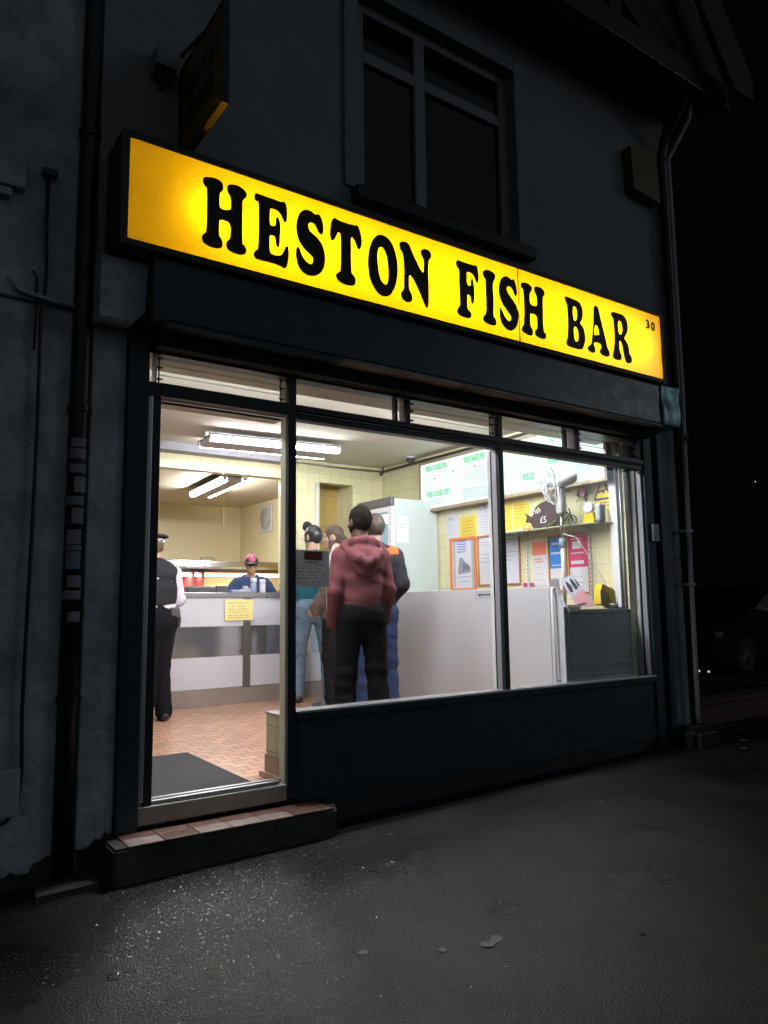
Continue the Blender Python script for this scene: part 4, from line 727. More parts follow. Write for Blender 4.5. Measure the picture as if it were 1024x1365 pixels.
bm = B(); scribble(bm, PY(0, 2.6555, 0), 4.84, 4.96, [1.90, 1.87], .007, 9); obj('notice_writing', bm, M['inkg'], fd)

# menu light box
mb = thing('menu_board', 'long backlit white menu board with green headings high on the right wall', 'menu board', (5.36, 1.5, 2.4))
def mb_pt(y, z): return z+ (y-.2)*.010
my0, my1, mz0, mz1 = .21, 2.83, 2.105, 2.625
bm = B(); box(bm, 5.30, 5.415, my0-.03, my1+.03, mz0-.035, mz0-.002, .004); box(bm, 5.30, 5.415, my0-.03, my1+.03, mz1+.002, mz1+.035, .004); box(bm, 5.30, 5.415, my0-.03, my0-.002, mz0-.002, mz1+.002); box(bm, 5.30, 5.415, my1+.002, my1+.03, mz0-.002, mz1+.002)
obj('frame', bm, mat('brown_grey_frame', (.34, .28, .20), .45), mb)
mw = emat('menu_panel_glow', (.90, 1.0, .97), 1.35)
for a, b in ((my0, .95), (.955, 1.86), (1.865, my1)): obj('lit_panel', bx(5.309, 5.33, a, b, mz0, mz1), mw, mb)
gm = mat('green_menu_lettering', (.02, .42, .12), .6, emit=((.03, .62, .16), .75)); bmn = mat('blue_menu_lettering', (.12, .35, .62), .6, emit=((.30, .62, .85), .9))
bm = B()
for s_, y, z, sz in (('FRESH COOKED FISH', 2.74, 2.535, .085), ('FRESH BAKED PIES', 2.07, 2.535, .085), ('FRESH COOKED CHIPS', 2.72, 2.235, .082), ('BURGERS', 1.42, 2.535, .085), ('PICKLED', 1.20, 2.215, .085), ('EXTRAS', .86, 2.325, .075), ('CO', .84, 2.535, .08)):
    text(bm, s_, sz, PX(5.3085, y, z), sx=.47, bold=.0028, depth=.0006)
obj('heading_lettering', bm, gm, mb)
bm = B()
def mlines(y, z0, n, w, dz=.028, seed=1, th=.007): scribble(bm, PX(5.3086, y, 0), 0, w, [z0-dz*i for i in range(n)], th, seed, .010)
mlines(2.78, 2.50, 9, .17, .029, 1); mlines(2.42, 2.50, 9, .10, .029, 12); mlines(2.05, 2.50, 8, .30, .03, 2); mlines(1.80, 2.50, 9, .42, .03, 3); mlines(1.30, 2.50, 7, .30, .03, 4); mlines(.72, 2.49, 7, .34, .03, 5)
mlines(2.78, 2.185, 2, .40, .034, 6, .014); mlines(2.10, 2.24, 4, .34, .028, 7, .013); mlines(1.80, 2.22, 4, .30, .028, 8, .012); mlines(1.12, 2.17, 2, .30, .028, 9); mlines(.62, 2.29, 5, .30, .028, 10, .011)
obj('menu_text', bm, bmn, mb)
bm = B(); 
for (y, z) in ((2.60, 2.44), (2.28, 2.475), (1.92, 2.475)): prism(bm, [(0, 0), (.03, .008), (.05, -.002), (.03, -.012), (.01, -.01)], PX(5.3084, y, z), .0006)
obj('picture_spot', bm, M['coral'], mb)

# papers and frames on the right wall: (x=5.41)
def poster(nm, lab, cat, ya, yb, z0, z1, bgm, frame=None, tilt=0, depth=.003, x=5.4185, border=.02):
    t = thing(nm, lab, cat, (5.41, (ya+yb)/2, z0)); ya, yb = max(ya, yb), min(ya, yb)
    T = PX(x, ya, z0) @ Matrix.Rotation(R(tilt), 4, 'Z'); w, h = ya-yb, z1-z0
    bm = B(); prism(bm, [(0, 0), (w, 0), (w, h), (0, h)], T, depth); obj('sheet', bm, bgm, t)
    if frame:
        bm = B(); b = border
        for q in ([(0, 0), (w, 0), (w, b), (0, b)], [(0, h-b), (w, h-b), (w, h), (0, h)], [(0, b), (b, b), (b, h-b), (0, h-b)], [(w-b, b), (w, b), (w, h-b), (w-b, h-b)]): prism(bm, q, T, depth+.012)
        obj('frame', bm, frame, t)
    T2 = T.copy(); T2 = T @ Matrix.Translation((0, 0, depth+.0004)); return t, T2, w, h
def rect(bm, T, x, y, w, h): return prism(bm, [(x, y), (x+w, y), (x+w, y+h), (x, y+h)], T, .0006)
P = M
t, T, w, h = poster('paper_notice', 'plain white paper left of the small yellow notice, nearest the fridge', 'notice', 2.51, 2.31, 1.73, 2.03, P['paper']); bm = B(); scribble(bm, T, .03, .15, [.24, .225], .006, 1); obj('print', bm, P['ink'], t)
t, T, w, h = poster('paper_notice', 'yellow paper notice with handwriting, left of the tall white sheet', 'notice', 2.29, 2.02, 1.71, 1.965, P['yellowp'], tilt=1); bm = B(); scribble(bm, T, .05, .24, [.20, .165, .13, .095, .055], .009, 2); obj('print', bm, P['inky'], t)
t, T, w, h = poster('paper_notice', 'tall pale lilac sheet partly behind the window mullion', 'notice', 1.985, 1.78, 1.72, 2.11, P['paper']); bm = B(); scribble(bm, T, .03, .18, [.30, .22, .19, .16, .13, .10], .006, 3); prism(bm, [(.06, .36), (.13, .30), (.14, .31), (.07, .37)], T, .0006); obj('print', bm, P['inkg'], t)
t, T, w, h = poster('paper_notice', 'yellow notice just right of the window mullion', 'notice', 1.64, 1.475, 1.765, 2.035, P['yellowp'], tilt=-.5); bm = B(); scribble(bm, T, .03, .14, [.22, .19, .15, .12, .09], .007, 4); obj('print', bm, P['inky'], t)
t, T, w, h = poster('paper_notice', 'yellow notice above the left end of the glass shelf, right of its twin', 'notice', 1.455, 1.235, 1.755, 2.03, P['yellowp'], tilt=.5); bm = B(); scribble(bm, T, .03, .19, [.24, .21, .18, .15, .12, .09], .007, 5); obj('print', bm, P['inky'], t)
t, T, w, h = poster('framed_picture', 'orange framed print of a building with blue writing above it', 'picture', 2.455, 2.03, 1.16, 1.745, P['paper'], P['orange'], border=.028)
bm = B(); rect(bm, T, .045, .03, .035, .52); rect(bm, T, w-.08, .03, .035, .52); obj('mount_strip', bm, P['plasticg'], t)
bm = B(); 
for i in range(5): rect(bm, T, .11, .42+i*.028, .15, .012)
obj('blue_print', bm, mat('blue_ink', (.22, .28, .62), .6), t)
bm = B(); prism(bm, [(.12, .21), (.15, .36), (.20, .36), (.22, .33), (.31, .27), (.33, .23), (.33, .20), (.13, .18)], T, .0006); rect(bm, T, .11, .15, .24, .006); rect(bm, T, .15, .10, .14, .006); obj('building_print', bm, P['inkg'], t)
bm = B()
for i in range(5): rect(bm, T @ Matrix.Translation((0, 0, .001)), .21+i*.022, .215+.004*i, .010, .09-.012*i)
obj('building_windows', bm, P['ink'], t)
t, T, w, h = poster('framed_chart', 'white opening hours chart in a wooden frame behind the window mullion', 'notice', 2.0, 1.375, 1.205, 1.735, P['paper'], P['wood'], border=.016)
bm = B(); rect(bm, T, .03, .33, .56, .005); rect(bm, T, .30, .03, .004, .46); scribble(bm, T, .04, .56, [.46, .43, .29, .25], .006, 7); obj('print', bm, P['inkg'], t)
t, T, w, h = poster('leaflet', 'white leaflet with a coral top on the tiles left of the blue poster', 'leaflet', 1.21, 1.03, 1.18, 1.62, P['paperw'])
bm = B(); rect(bm, T, .0, .30, w, .13); obj('coral_band', bm, P['coral'], t); bm = B(); scribble(bm, T, .02, .15, [.26, .235], .016, 8); obj('red_print', bm, P['coral'], t); bm = B(); scribble(bm, T, .02, .15, [.18, .12, .06], .004, 8); obj('print', bm, P['inkg'], t)
t, T, w, h = poster('framed_poster', 'wood framed blue poster with white script over a white sheet', 'poster', 1.0, .775, 1.12, 1.645, P['paperw'], P['wood'], border=.013)
bm = B(); rect(bm, T, .014, .22, w-.028, .29); obj('blue_print', bm, P['blue'], t); bm = B(); T3 = T @ Matrix.Translation((0, 0, .001)); scribble(bm, T3, .03, .19, [.46, .45, .37, .36, .25], .008, 11, .004); obj('white_script', bm, P['paperw'], t); bm = B(); scribble(bm, T, .04, .17, [.13, .07], .006, 12); obj('print', bm, P['inkg'], t)
t, T, w, h = poster('framed_poster', 'wood framed deep pink poster behind the fan pole', 'poster', .755, .51, 1.10, 1.65, P['paperw'], P['wood'], border=.013)
bm = B(); rect(bm, T, .014, .24, w-.028, .29); obj('pink_print', bm, P['pink'], t); bm = B(); T3 = T @ Matrix.Translation((0, 0, .001)); rect(bm, T3, .05, .41, .10, .07); rect(bm, T3, .03, .27, .15, .03); scribble(bm, T3, .03, .19, [.50, .37], .01, 13, .004); obj('white_print', bm, P['paperw'], t); bm = B(); scribble(bm, T, .04, .17, [.15, .10, .06], .006, 14); obj('print', bm, P['inkg'], t)
t, T, w, h = poster('leaflet', 'small magenta strip on the wall below the white chart', 'leaflet', 1.35, 1.20, 1.17, 1.215, mat('magenta_print', (.45, .05, .22), .5))

# glass shelf on slotted uprights
sh = thing('glass_shelf', 'glass wall shelf under the menu board', 'shelf', (5.3, .9, 1.71))
bm = B(); prism(bm, [(5.418, 1.64), (5.418, .20), (5.36, .20), (5.22, .32), (5.19, .45), (5.19, 1.55), (5.22, 1.62)], Matrix.Translation((0, 0, 1.700)), .010); obj('glass_top', bm, mat('thick_green_glass', (.42, .47, .33), .10, spec=.8), sh)
for y in (1.27, .50):
    obj('slotted_upright', bx(5.404, 5.419, y-.012, y+.012, 1.05, 1.695), M['plasticw'], sh)
    bm = B()
    for k in range(16): box(bm, 5.4025, 5.4038, y-.004, y+.004, 1.08+k*.038, 1.098+k*.038)
    obj('slots', bm, M['gdark'], sh)
    bm = B(); prism(bm, [(5.20, 1.696), (5.404, 1.696), (5.404, 1.655)], Matrix(((1, 0, 0, 0), (0, 0, -1, y+.005), (0, 1, 0, 0), (0, 0, 0, 1))), .01); obj('bracket', bm, M['plasticw'], sh)
SZ = 1.711
# fish-shaped chalkboard
t = thing('fish_sign', 'black fish shaped chalkboard with a price, standing on the glass shelf', 'sign', (5.30, .85, SZ))
fish = smoothloop([(.0, .085), (.055, .075), (.075, .045), (.10, .02), (.20, .005), (.33, .03), (.45, .10), (.50, .16), (.47, .20), (.42, .26), (.36, .275), (.28, .25), (.20, .235), (.13, .20), (.09, .13), (.04, .145), (.0, .17), (.02, .13)], 4)
meshobj('board', outline_mesh([fish], .014, PX(5.30, 1.16, SZ) @ Matrix.Rotation(R(3), 4, 'Z')), M['fishblk'], t)
bm = B(); text(bm, 'Fish', .085, PX(5.2925, 1.07, SZ+.15) @ Matrix.Rotation(R(8), 4, 'Z'), sx=.8, depth=.0006); text(bm, '£5', .09, PX(5.2925, .98, SZ+.06), sx=.9, depth=.0006); obj('chalk_writing', bm, M['plasticw'], t)
meshobj('rim', outline_mesh([[(x*1.04-.01, y*1.05-.004) for x, y in fish], [(x*.97+.008, y*.96+.005) for x, y in fish]], .017, PX(5.302, 1.16, SZ) @ Matrix.Rotation(R(3), 4, 'Z')), mat('brass_green_rim', (.30, .30, .12), .4), t)
bm = B(); 
for y in (1.06, .90): tube(bm, [(5.28, y, SZ), (5.30, y, SZ+.03), (5.33, y, SZ)], .006, 6)
obj('stand', bm, M['blackm'], t)
t = thing('figurine', 'small orange and white ornament at the tail of the fish sign', 'ornament', (5.28, 1.15, SZ)); obj('orange_base', lathe(B(), [(.03, SZ), (.034, SZ+.03), (.022, SZ+.055), (.0, SZ+.06)], (5.27, 1.13, 0)), mat('orange_plastic', (.80, .35, .12), .4), t, smooth=True); obj('white_top', lathe(B(), [(.02, SZ), (.022, SZ+.025), (.0, SZ+.04)], (5.26, 1.20, 0)), M['plasticw'], t, smooth=True)
t = thing('model_bicycle', 'small dark metal ornament between the fish sign and the fan pole', 'ornament', (5.30, .64, SZ))
bm = B()
for y, r in ((.73, .045), (.58, .045)):
    pts = [(5.29, y+r*math.cos(a), SZ+r+r*math.sin(a)+.004) for a in [k*math.pi/8 for k in range(17)]]; tube(bm, pts, .006, 6)
    for a in range(4): tube(bm, [(5.29, y-r*math.cos(a*.785), SZ+r+.004-r*math.sin(a*.785)), (5.29, y+r*math.cos(a*.785), SZ+r+.004+r*math.sin(a*.785))], .003, 5)
tube(bm, [(5.29, .73, SZ+.05), (5.29, .68, SZ+.12), (5.29, .60, SZ+.11), (5.29, .58, SZ+.05)], .007, 6); tube(bm, [(5.29, .67, SZ+.05), (5.29, .60, SZ+.12)], .006, 6); tube(bm, [(5.29, .62, SZ+.16), (5.29, .60, SZ+.11)], .006, 6); box(bm, 5.26, 5.32, .65, .70, SZ+.12, SZ+.135)
obj('frame', bm, M['gdark'], t)
t = thing('kitchen_scale', 'yellow based scale with a round white dial on the glass shelf', 'scale', (5.30, .34, SZ))
bm = B(); prism(bm, [(0, 0), (.13, 0), (.11, .09), (.02, .09)], PX(5.33, .43, SZ), .08); obj('base', bm, M['yellow'], t)
obj('dial', lathe(B(), [(.0, 5.242), (.048, 5.244), (.052, 5.252), (.048, 5.282), (.0, 5.284)], (0, .365, SZ+.135), 'x'), M['plasticw'], t, smooth=False)
obj('dial_face', lathe(B(), [(.0, 5.2395), (.042, 5.2405), (.042, 5.2415)], (0, .365, SZ+.135), 'x'), M['paper'], t)
bm = B(); box(bm, 5.24, 5.34, .235, .295, SZ, SZ+.165, .025, 3); tag(obj('grey_canister', bm, M['plasticg'], smooth=False), 'rounded grey canister at the right end of the glass shelf', 'canister')
# warning sticker and flower decals above the shelf
t = thing('warning_sign', 'yellow triangular warning sign with a yellow label on the tiles above the scale', 'sign', (5.41, .4, 1.95))
bm = B(); prism(bm, smoothloop([(0, 0), (.10, 0), (.20, 0), (.15, .095), (.10, .19), (.05, .095)], 3), PX(5.412, .425, 1.93), .002); obj('black_triangle', bm, M['ink'], t)
bm = B(); prism(bm, [(.022, .012), (.178, .012), (.10, .160)], PX(5.4095, .425, 1.93), .001); obj('yellow_triangle', bm, M['yellowp'], t)
bm = B(); prism(bm, [(.055, .055), (.10, .065), (.105, .05), (.12, .05), (.125, .07), (.15, .078), (.148, .09), (.10, .085), (.055, .07)], PX(5.408, .425, 1.93), .0008); obj('camera_symbol', bm, M['ink'], t)
bm = B(); prism(bm, smoothloop([(0, .0), (.05, -.06), (.12, -.09), (.19, -.06), (.20, .0), (.10, .0)], 3), PX(5.412, .42, 1.918), .002); obj('yellow_label', bm, M['yellowp'], t)
bm = B(); scribble(bm, PX(5.4095, .40, 1.918), .03, .16, [-.02, -.045], .008, 5); obj('label_print', bm, M['ink'], t)
def flower(name, lab, y, z, s_, seed):
    rr = random.Random(seed); t = thing(name, lab, 'flower', (5.39, y, z))
    bm = B()
    for k in range(9):
        a = rr.uniform(0, 6.28); rad = s_*rr.uniform(.35, 1.0); L = s_*rr.uniform(.35, .5)
        c = (5.395+rr.random()*.015, y+rad*math.cos(a), z+rad*math.sin(a))
        prism(bm, [(-L, 0), (-L*.3, L*.3), (L*.5, L*.25), (L, 0), (L*.5, -L*.25), (-L*.3, -L*.3)], PX(*c) @ Matrix.Rotation(a+rr.random(), 4, 'Z'), .003)
    tube(bm, [(5.385, y+s_, z-s_*1.2), (5.385, y, z)], .004, 6); obj('leaves', bm, M['green'], t)
    bm = B()
    for k in range(12):
        a = k*2.4; rad = s_*.04*k*.9; c = (5.392-.001*k, y+rad*math.cos(a), z+rad*math.sin(a)); L = s_*.30
        prism(bm, smoothloop([(L*math.cos(q), L*.7*math.sin(q)) for q in (0, 1.05, 2.1, 3.14, 4.2, 5.24)], 2), PX(*c) @ Matrix.Rotation(a, 4, 'Z'), .002)
    obj('petals', bm, mat('faded_pink_petals', (.60, .20, .26), .6), t)
flower('artificial_flower', 'bunch of dark leaves with a pink flower behind the fan pole', .53, 2.02, .075, 3)
flower('artificial_flower', 'pink flower with dark leaves right of the warning triangle', .20, 2.035, .05, 5)

# pedestal fan
pf = thing('pedestal_fan', 'white pedestal fan turned sideways in front of the menu board', 'fan', (5.04, .42, .963))
C = Vector((5.05, .50, 2.10)); d = Vector((-.78, .56, -.25)).normalized()        # fan axis, blowing to the left
u, v, _ = frame_from(d)
def ring(bm, c, r, w, n=40): tube(bm, [c+(u*math.cos(2*math.pi*k/n)+v*math.sin(2*math.pi*k/n))*r for k in range(n+1)], w, 6, cap=False)
bm = B(); c0 = C+d*.10; ring(bm, c0, .200, .007); ring(bm, c0+d*.038, .165, .003); ring(bm, c0+d*.050, .10, .003); ring(bm, c0-d*.040, .16, .003); ring(bm, c0+d*.055, .045, .008)
for k in range(30):
    a = 2*math.pi*k/30; e = u*math.cos(a)+v*math.sin(a)
    tube(bm, [c0+d*.055+e*.045, c0+d*.048+e*.12, c0+d*.034+e*.17, c0+e*.200], .0011, 4, cap=False)
    tube(bm, [c0-d*.05+e*.06, c0-d*.045+e*.12, c0-d*.032+e*.17, c0+e*.200], .0011, 4, cap=False)
obj('guard', bm, M['plasticw'], pf)
bm = B(); t_ = bmesh.new(); lathe(t_, [(.045, -.02), (.04, .03), (.0, .035)], seg=16); merge(bm, t_, Matrix.Translation(c0) @ Matrix((( u.x, v.x, d.x, 0), (u.y, v.y, d.y, 0), (u.z, v.z, d.z, 0), (0, 0, 0, 1))))
for k in range(3):
    a = k*2.094+.4
    rows = []
    for i in range(7):
        rr_ = .035+.15*i/6; ww = .30+.25*math.sin(math.pi*min(1, i/6+.15))
        rows.append([bm.verts.new(c0+(u*math.cos(a+ww*s_)+v*math.sin(a+ww*s_))*rr_+d*(.022*s_)) for s_ in (-1, -.4, .3, 1)])
    for A_, B_ in zip(rows, rows[1:]):
        for j in range(3): bm.faces.new((A_[j], A_[j+1], B_[j+1], B_[j]))
obj('blades', bm, mat('pale_blue_blades', (.45, .58, .75), .3), pf)
m4 = Matrix.Translation(C-d*.04) @ Matrix(((u.x, v.x, d.x, 0), (u.y, v.y, d.y, 0), (u.z, v.z, d.z, 0), (0, 0, 0, 1)))
bm = B(); lathe(bm, [(.0, -.115), (.045, -.11), (.068, -.08), (.075, -.02), (.078, .05), (.06, .075), (.0, .08)], seg=24); bmesh.ops.transform(bm, matrix=m4, verts=bm.verts); obj('motor_housing', bm, M['plasticw'], pf, smooth=True)
fxp, fyp = 5.085, .52
bm = B(); box(bm, fxp-.045, fxp+.03, fyp-.035, fyp+.035, 1.80, 2.04, .015, 3); obj('neck', bm, M['plasticw'], pf)
bm = B(); tube(bm, [(fxp-.01, fyp, 1.55), (fxp-.01, fyp, 1.82)], .011, 12); obj('inner_pole', bm, M['steel'], pf, smooth=True)
bm = B(); tube(bm, [(fxp-.01, fyp, .99), (fxp-.01, fyp, 1.56)], .018, 12); obj('outer_pole', bm, M['plasticw'], pf, smooth=True)
obj('height_collar', lathe(B(), [(.026, 1.50), (.030, 1.51), (.030, 1.57), (.024, 1.58)], (fxp-.01, fyp, 0)), M['sblue'], pf, smooth=True)
obj('base', lathe(B(), [(.17, .964), (.17, .975), (.12, .99), (.03, 1.005)], (fxp-.01, fyp+.12, 0)), M['plasticw'], pf, smooth=True)
tag(obj('cable', tube(B(), [(5.06, .50, 1.62), (5.12, .40, 1.58), (5.22, .30, 1.35), (5.31, .26, 1.18), (5.37, .25, 1.05)], .0035, 6), M['plasticw'], smooth=True), 'thin white cable drooping from the fan pole to the corner', 'cable')

# on the cabinet
t = thing('leaflet_holder', 'pink and white magazine propped up on the grey cabinet', 'magazine', (5.05, .28, .963))
T = Matrix.Translation((4.945, .27, .975)) @ Matrix.Rotation(R(-32), 4, 'X') @ Matrix(((1, 0, 0, 0), (0, 0, -1, 0), (0, 1, 0, 0), (0, 0, 0, 1))) @ Matrix.Rotation(R(9), 4, 'Z')
bm = B(); prism(bm, [(0, 0), (.21, -.02), (.21, .31), (0, .27)], T, .008); obj('cover', bm, M['rose'], t)
bm = B(); T2 = T @ Matrix.Translation((0, 0, .0085)); prism(bm, [(.0, .09), (.10, .12), (.21, .15), (.21, .31), (0, .27)], T2, .0006); obj('white_picture', bm, M['paper'], t)
bm = B(); T3 = T @ Matrix.Translation((0, 0, .0093)); prism(bm, smoothloop([(.03, .14), (.07, .15), (.085, .20), (.06, .25), (.035, .23), (.025, .18)], 3), T3, .0006); prism(bm, smoothloop([(.11, .16), (.15, .165), (.16, .21), (.14, .27), (.115, .25), (.105, .20)], 3), T3, .0006); prism(bm, smoothloop([(.17, .18), (.195, .19), (.195, .24), (.18, .25)], 3), T3, .0006); scribble(bm, T3, .01, .14, [.015, .02], .010, 22, .004); obj('print', bm, M['ink'], t)
t = thing('tape_dispenser', 'yellow tape dispenser with a pale label beside the magazine', 'dispenser', (5.3, .28, .963))
bm = B(); prism(bm, smoothloop([(0, .0), (.02, .16), (.10, .15), (.19, .12), (.21, .06), (.18, .01), (.09, .0)], 4), PY(5.20, .30, 1.0), .07); obj('body', bm, M['yellow'], t)
obj('label', bx(5.19, 5.25, .224, .228, 1.02, 1.12), M['paperw'], t)
obj('roll', lathe(B(), [(.03, .215), (.055, .218), (.055, .228), (.03, .230)], (5.345, 0, 1.07), 'y'), mat('dark_yellow_roll', (.60, .40, .02), .4), t)
t = thing('bowl', 'small white bowl under the yellow tape dispenser', 'bowl', (5.33, .26, .963)); obj('dish', lathe(B(), [(.04, .964), (.062, .975), (.066, 1.005), (.058, 1.01), (.0, .985)], (5.35, .255, 0)), M['plasticw'], t, smooth=True)
bm = B(); box(bm, 4.80, 4.95, .24, .42, .963, .985, .004); box(bm, 4.81, 4.94, .26, .41, .986, 1.0, .004); tag(obj('paper_stack', bm, M['greytrim']), 'low stack of trays and papers left of the pink magazine', 'papers')
bm = B(); prism(bm, [(0, 0), (.13, 0), (.13, .26), (0, .26)], Matrix.Translation((4.86, .47, .963)) @ Matrix.Rotation(R(-10), 4, 'X') @ Matrix(((1, 0, 0, 0), (0, 0, -1, 0), (0, 1, 0, 0), (0, 0, 0, 1))), .012); tag(obj('booklet', bm, M['paperw']), 'white booklet standing behind the pink magazine', 'booklet')

# opening-hours card hung inside the window
def translucent(name, col):
    m = bpy.data.materials.new(name); m.use_nodes = True; n = m.node_tree; n.nodes.clear()
    o = n.nodes.new('ShaderNodeOutputMaterial'); a = n.nodes.new('ShaderNodeBsdfTranslucent'); b = n.nodes.new('ShaderNodeBsdfDiffuse'); x = n.nodes.new('ShaderNodeMixShader')
    a.inputs[0].default_value = (*col, 1); b.inputs[0].default_value = (*col, 1); x.inputs[0].default_value = .5
    n.links.new(a.outputs[0], x.inputs[1]); n.links.new(b.outputs[0], x.inputs[2]); n.links.new(x.outputs[0], o.inputs[0]); return m
t = thing('opening_hours_sign', 'grey opening hours card with OPEN on top, hung inside the window glass', 'sign', (2.28, .05, 1.15))
obj('card', ([(2.143, .042, 1.13), (2.405, .042, 1.13), (2.405, .042, 1.355), (2.143, .042, 1.355)], [], [(0, 1, 2, 3)]), translucent('grey_card_back', (.12, .13, .14)), t)
obj('heading_panel', ([(2.225, .0395, 1.292), (2.355, .0395, 1.292), (2.355, .0395, 1.344), (2.225, .0395, 1.344)], [], [(0, 1, 2, 3)]), translucent('dull_red_panel', (.13, .10, .10)), t)
bm = B(); text(bm, 'OPEN', .044, PY(2.231, .0378, 1.302), sx=1.0, bold=.0014, depth=.0004); obj('open_lettering', bm, mat('red_open_lettering', (.75, .06, .06), .6), t)
bm = B(); scribble(bm, PY(0, .0395, 0), 2.16, 2.39, [1.262, 1.242, 1.222, 1.20, 1.18, 1.158], .004, 31, .03); obj('hours_print', bm, M['blackm'], t)
bm = B(); scribble(bm, PY(0, .0395, 0), 2.235, 2.345, [1.279], .006, 40, .004); obj('hours_heading', bm, M['blackm'], t)
tag(obj('ball_ornament', tube(B(), [(4.13, 3.45, 1.60), (4.16, 3.47, 1.72), (4.155, 3.48, 1.86)], [.004, .010, .012], 8), M['blackm'], smooth=True), 'thin black stick rising behind the head of the man in jeans', 'stick')
bm = B(); bmesh.ops.create_icosphere(bm, subdivisions=3, radius=.058)
for v_ in bm.verts: v_.co *= 1+.10*math.sin(40*v_.co.x+31*v_.co.z); v_.co += Vector((4.165, 3.49, 1.915))
tag(obj('pompom', bm, M['blackm'], smooth=True), 'round black ball on top of a stick behind the man in jeans', 'ornament')
# ================================================================== outdoors right: verge wall, car, litter
bm = B(); box(bm, 6.45, 9.2, .30, .52, -.4, .02, .012); box(bm, 6.43, 9.22, .28, .54, .022, .07, .012); box(bm, 9.1, 9.35, .3, 4.2, -.4, .02, .012)
lw = tilemat('dark_brick', (.16, .07, .045), (.11, .05, .035), (.10, .09, .08), 'xz', .225, .075, .8, off=.5, mortar=.01, bump=1)
tag(obj('low_brick_wall', bm, lw), 'low dark brick garden wall right of the shop corner', 'wall')
t = thing('gully_block', 'dark lump of broken concrete at the foot of the corner pipes', 'concrete block', (5.95, -.1, -.2))
bm = B(); prism(bm, [(5.72, -.26), (6.10, -.25), (6.16, -.02), (5.76, .02)], Matrix.Translation((0, 0, -.3)), .27); bmesh.ops.bevel(bm, geom=list(bm.edges), offset=.05, segments=3, affect='EDGES'); obj('block', bm, mat('sooty_concrete', (.03, .03, .028), .9, bump=(25, .8, .01)), t)
bm = B(); random.seed(11)
for k in range(70):
    x = 5.9+random.random()*1.9; y = -.55+random.random()*.75+(x-5.9)*.1; s_ = .02+random.random()*.035; a = random.random()*6.28; z = gz(x)+.004
    p = [(x+s_*math.cos(a+q)*r1, y+s_*math.sin(a+q)*r1, z+random.random()*.018) for q, r1 in ((0, 1.3), (1.2, .5), (2.4, .8), (3.6, .6), (4.9, .9))]
    bm.faces.new([bm.verts.new(q) for q in p])
tag(obj('fallen_leaves', bm, mat('dry_leaves', (.28, .20, .12), .6, var=(30, 0, 1, (.10, .07, .04)))), 'dry leaves and litter scattered by the right corner', 'leaves', kind='stuff')
for k, (x, y, r, lab) in enumerate(((1.63, -1.50, .020, 'pale round gum spot on the dark asphalt in the foreground'), (1.87, -1.67, .018, 'small faint gum spot left of the pale splash mark'), (2.52, -.42, .014, 'small pale spot on the asphalt near the stall riser'), (3.9, -.75, .012, 'tiny pale chip on the asphalt right of the centre'), (2.55, -2.05, .014, 'small dark spot on the asphalt at the lower right'))):
    bm = B(); pts = smoothloop([(x+r*math.cos(a)*random.uniform(.8, 1.2), y+r*math.sin(a)*random.uniform(.8, 1.2)) for a in [i*.785 for i in range(8)]], 3); prism(bm, pts, Matrix.Translation((0, 0, gz(x))), .003)
    tag(obj('chewing_gum', bm, mat('gum_grey', (.20, .19, .20), .7) if k < 4 else M['blackm']), lab, 'gum', 'gum spots on the pavement')
bm = B(); prism(bm, smoothloop([(2.00, -1.74), (2.03, -1.71), (2.05, -1.73), (2.09, -1.70), (2.12, -1.72), (2.10, -1.75), (2.06, -1.755), (2.03, -1.77)], 3), Matrix.Translation((0, 0, gz(2.05))), .003)
tag(obj('splash_mark', bm, mat('gum_grey2', (.17, .165, .17), .7)), 'flattened pale irregular splash stuck to the asphalt in the foreground', 'stain')

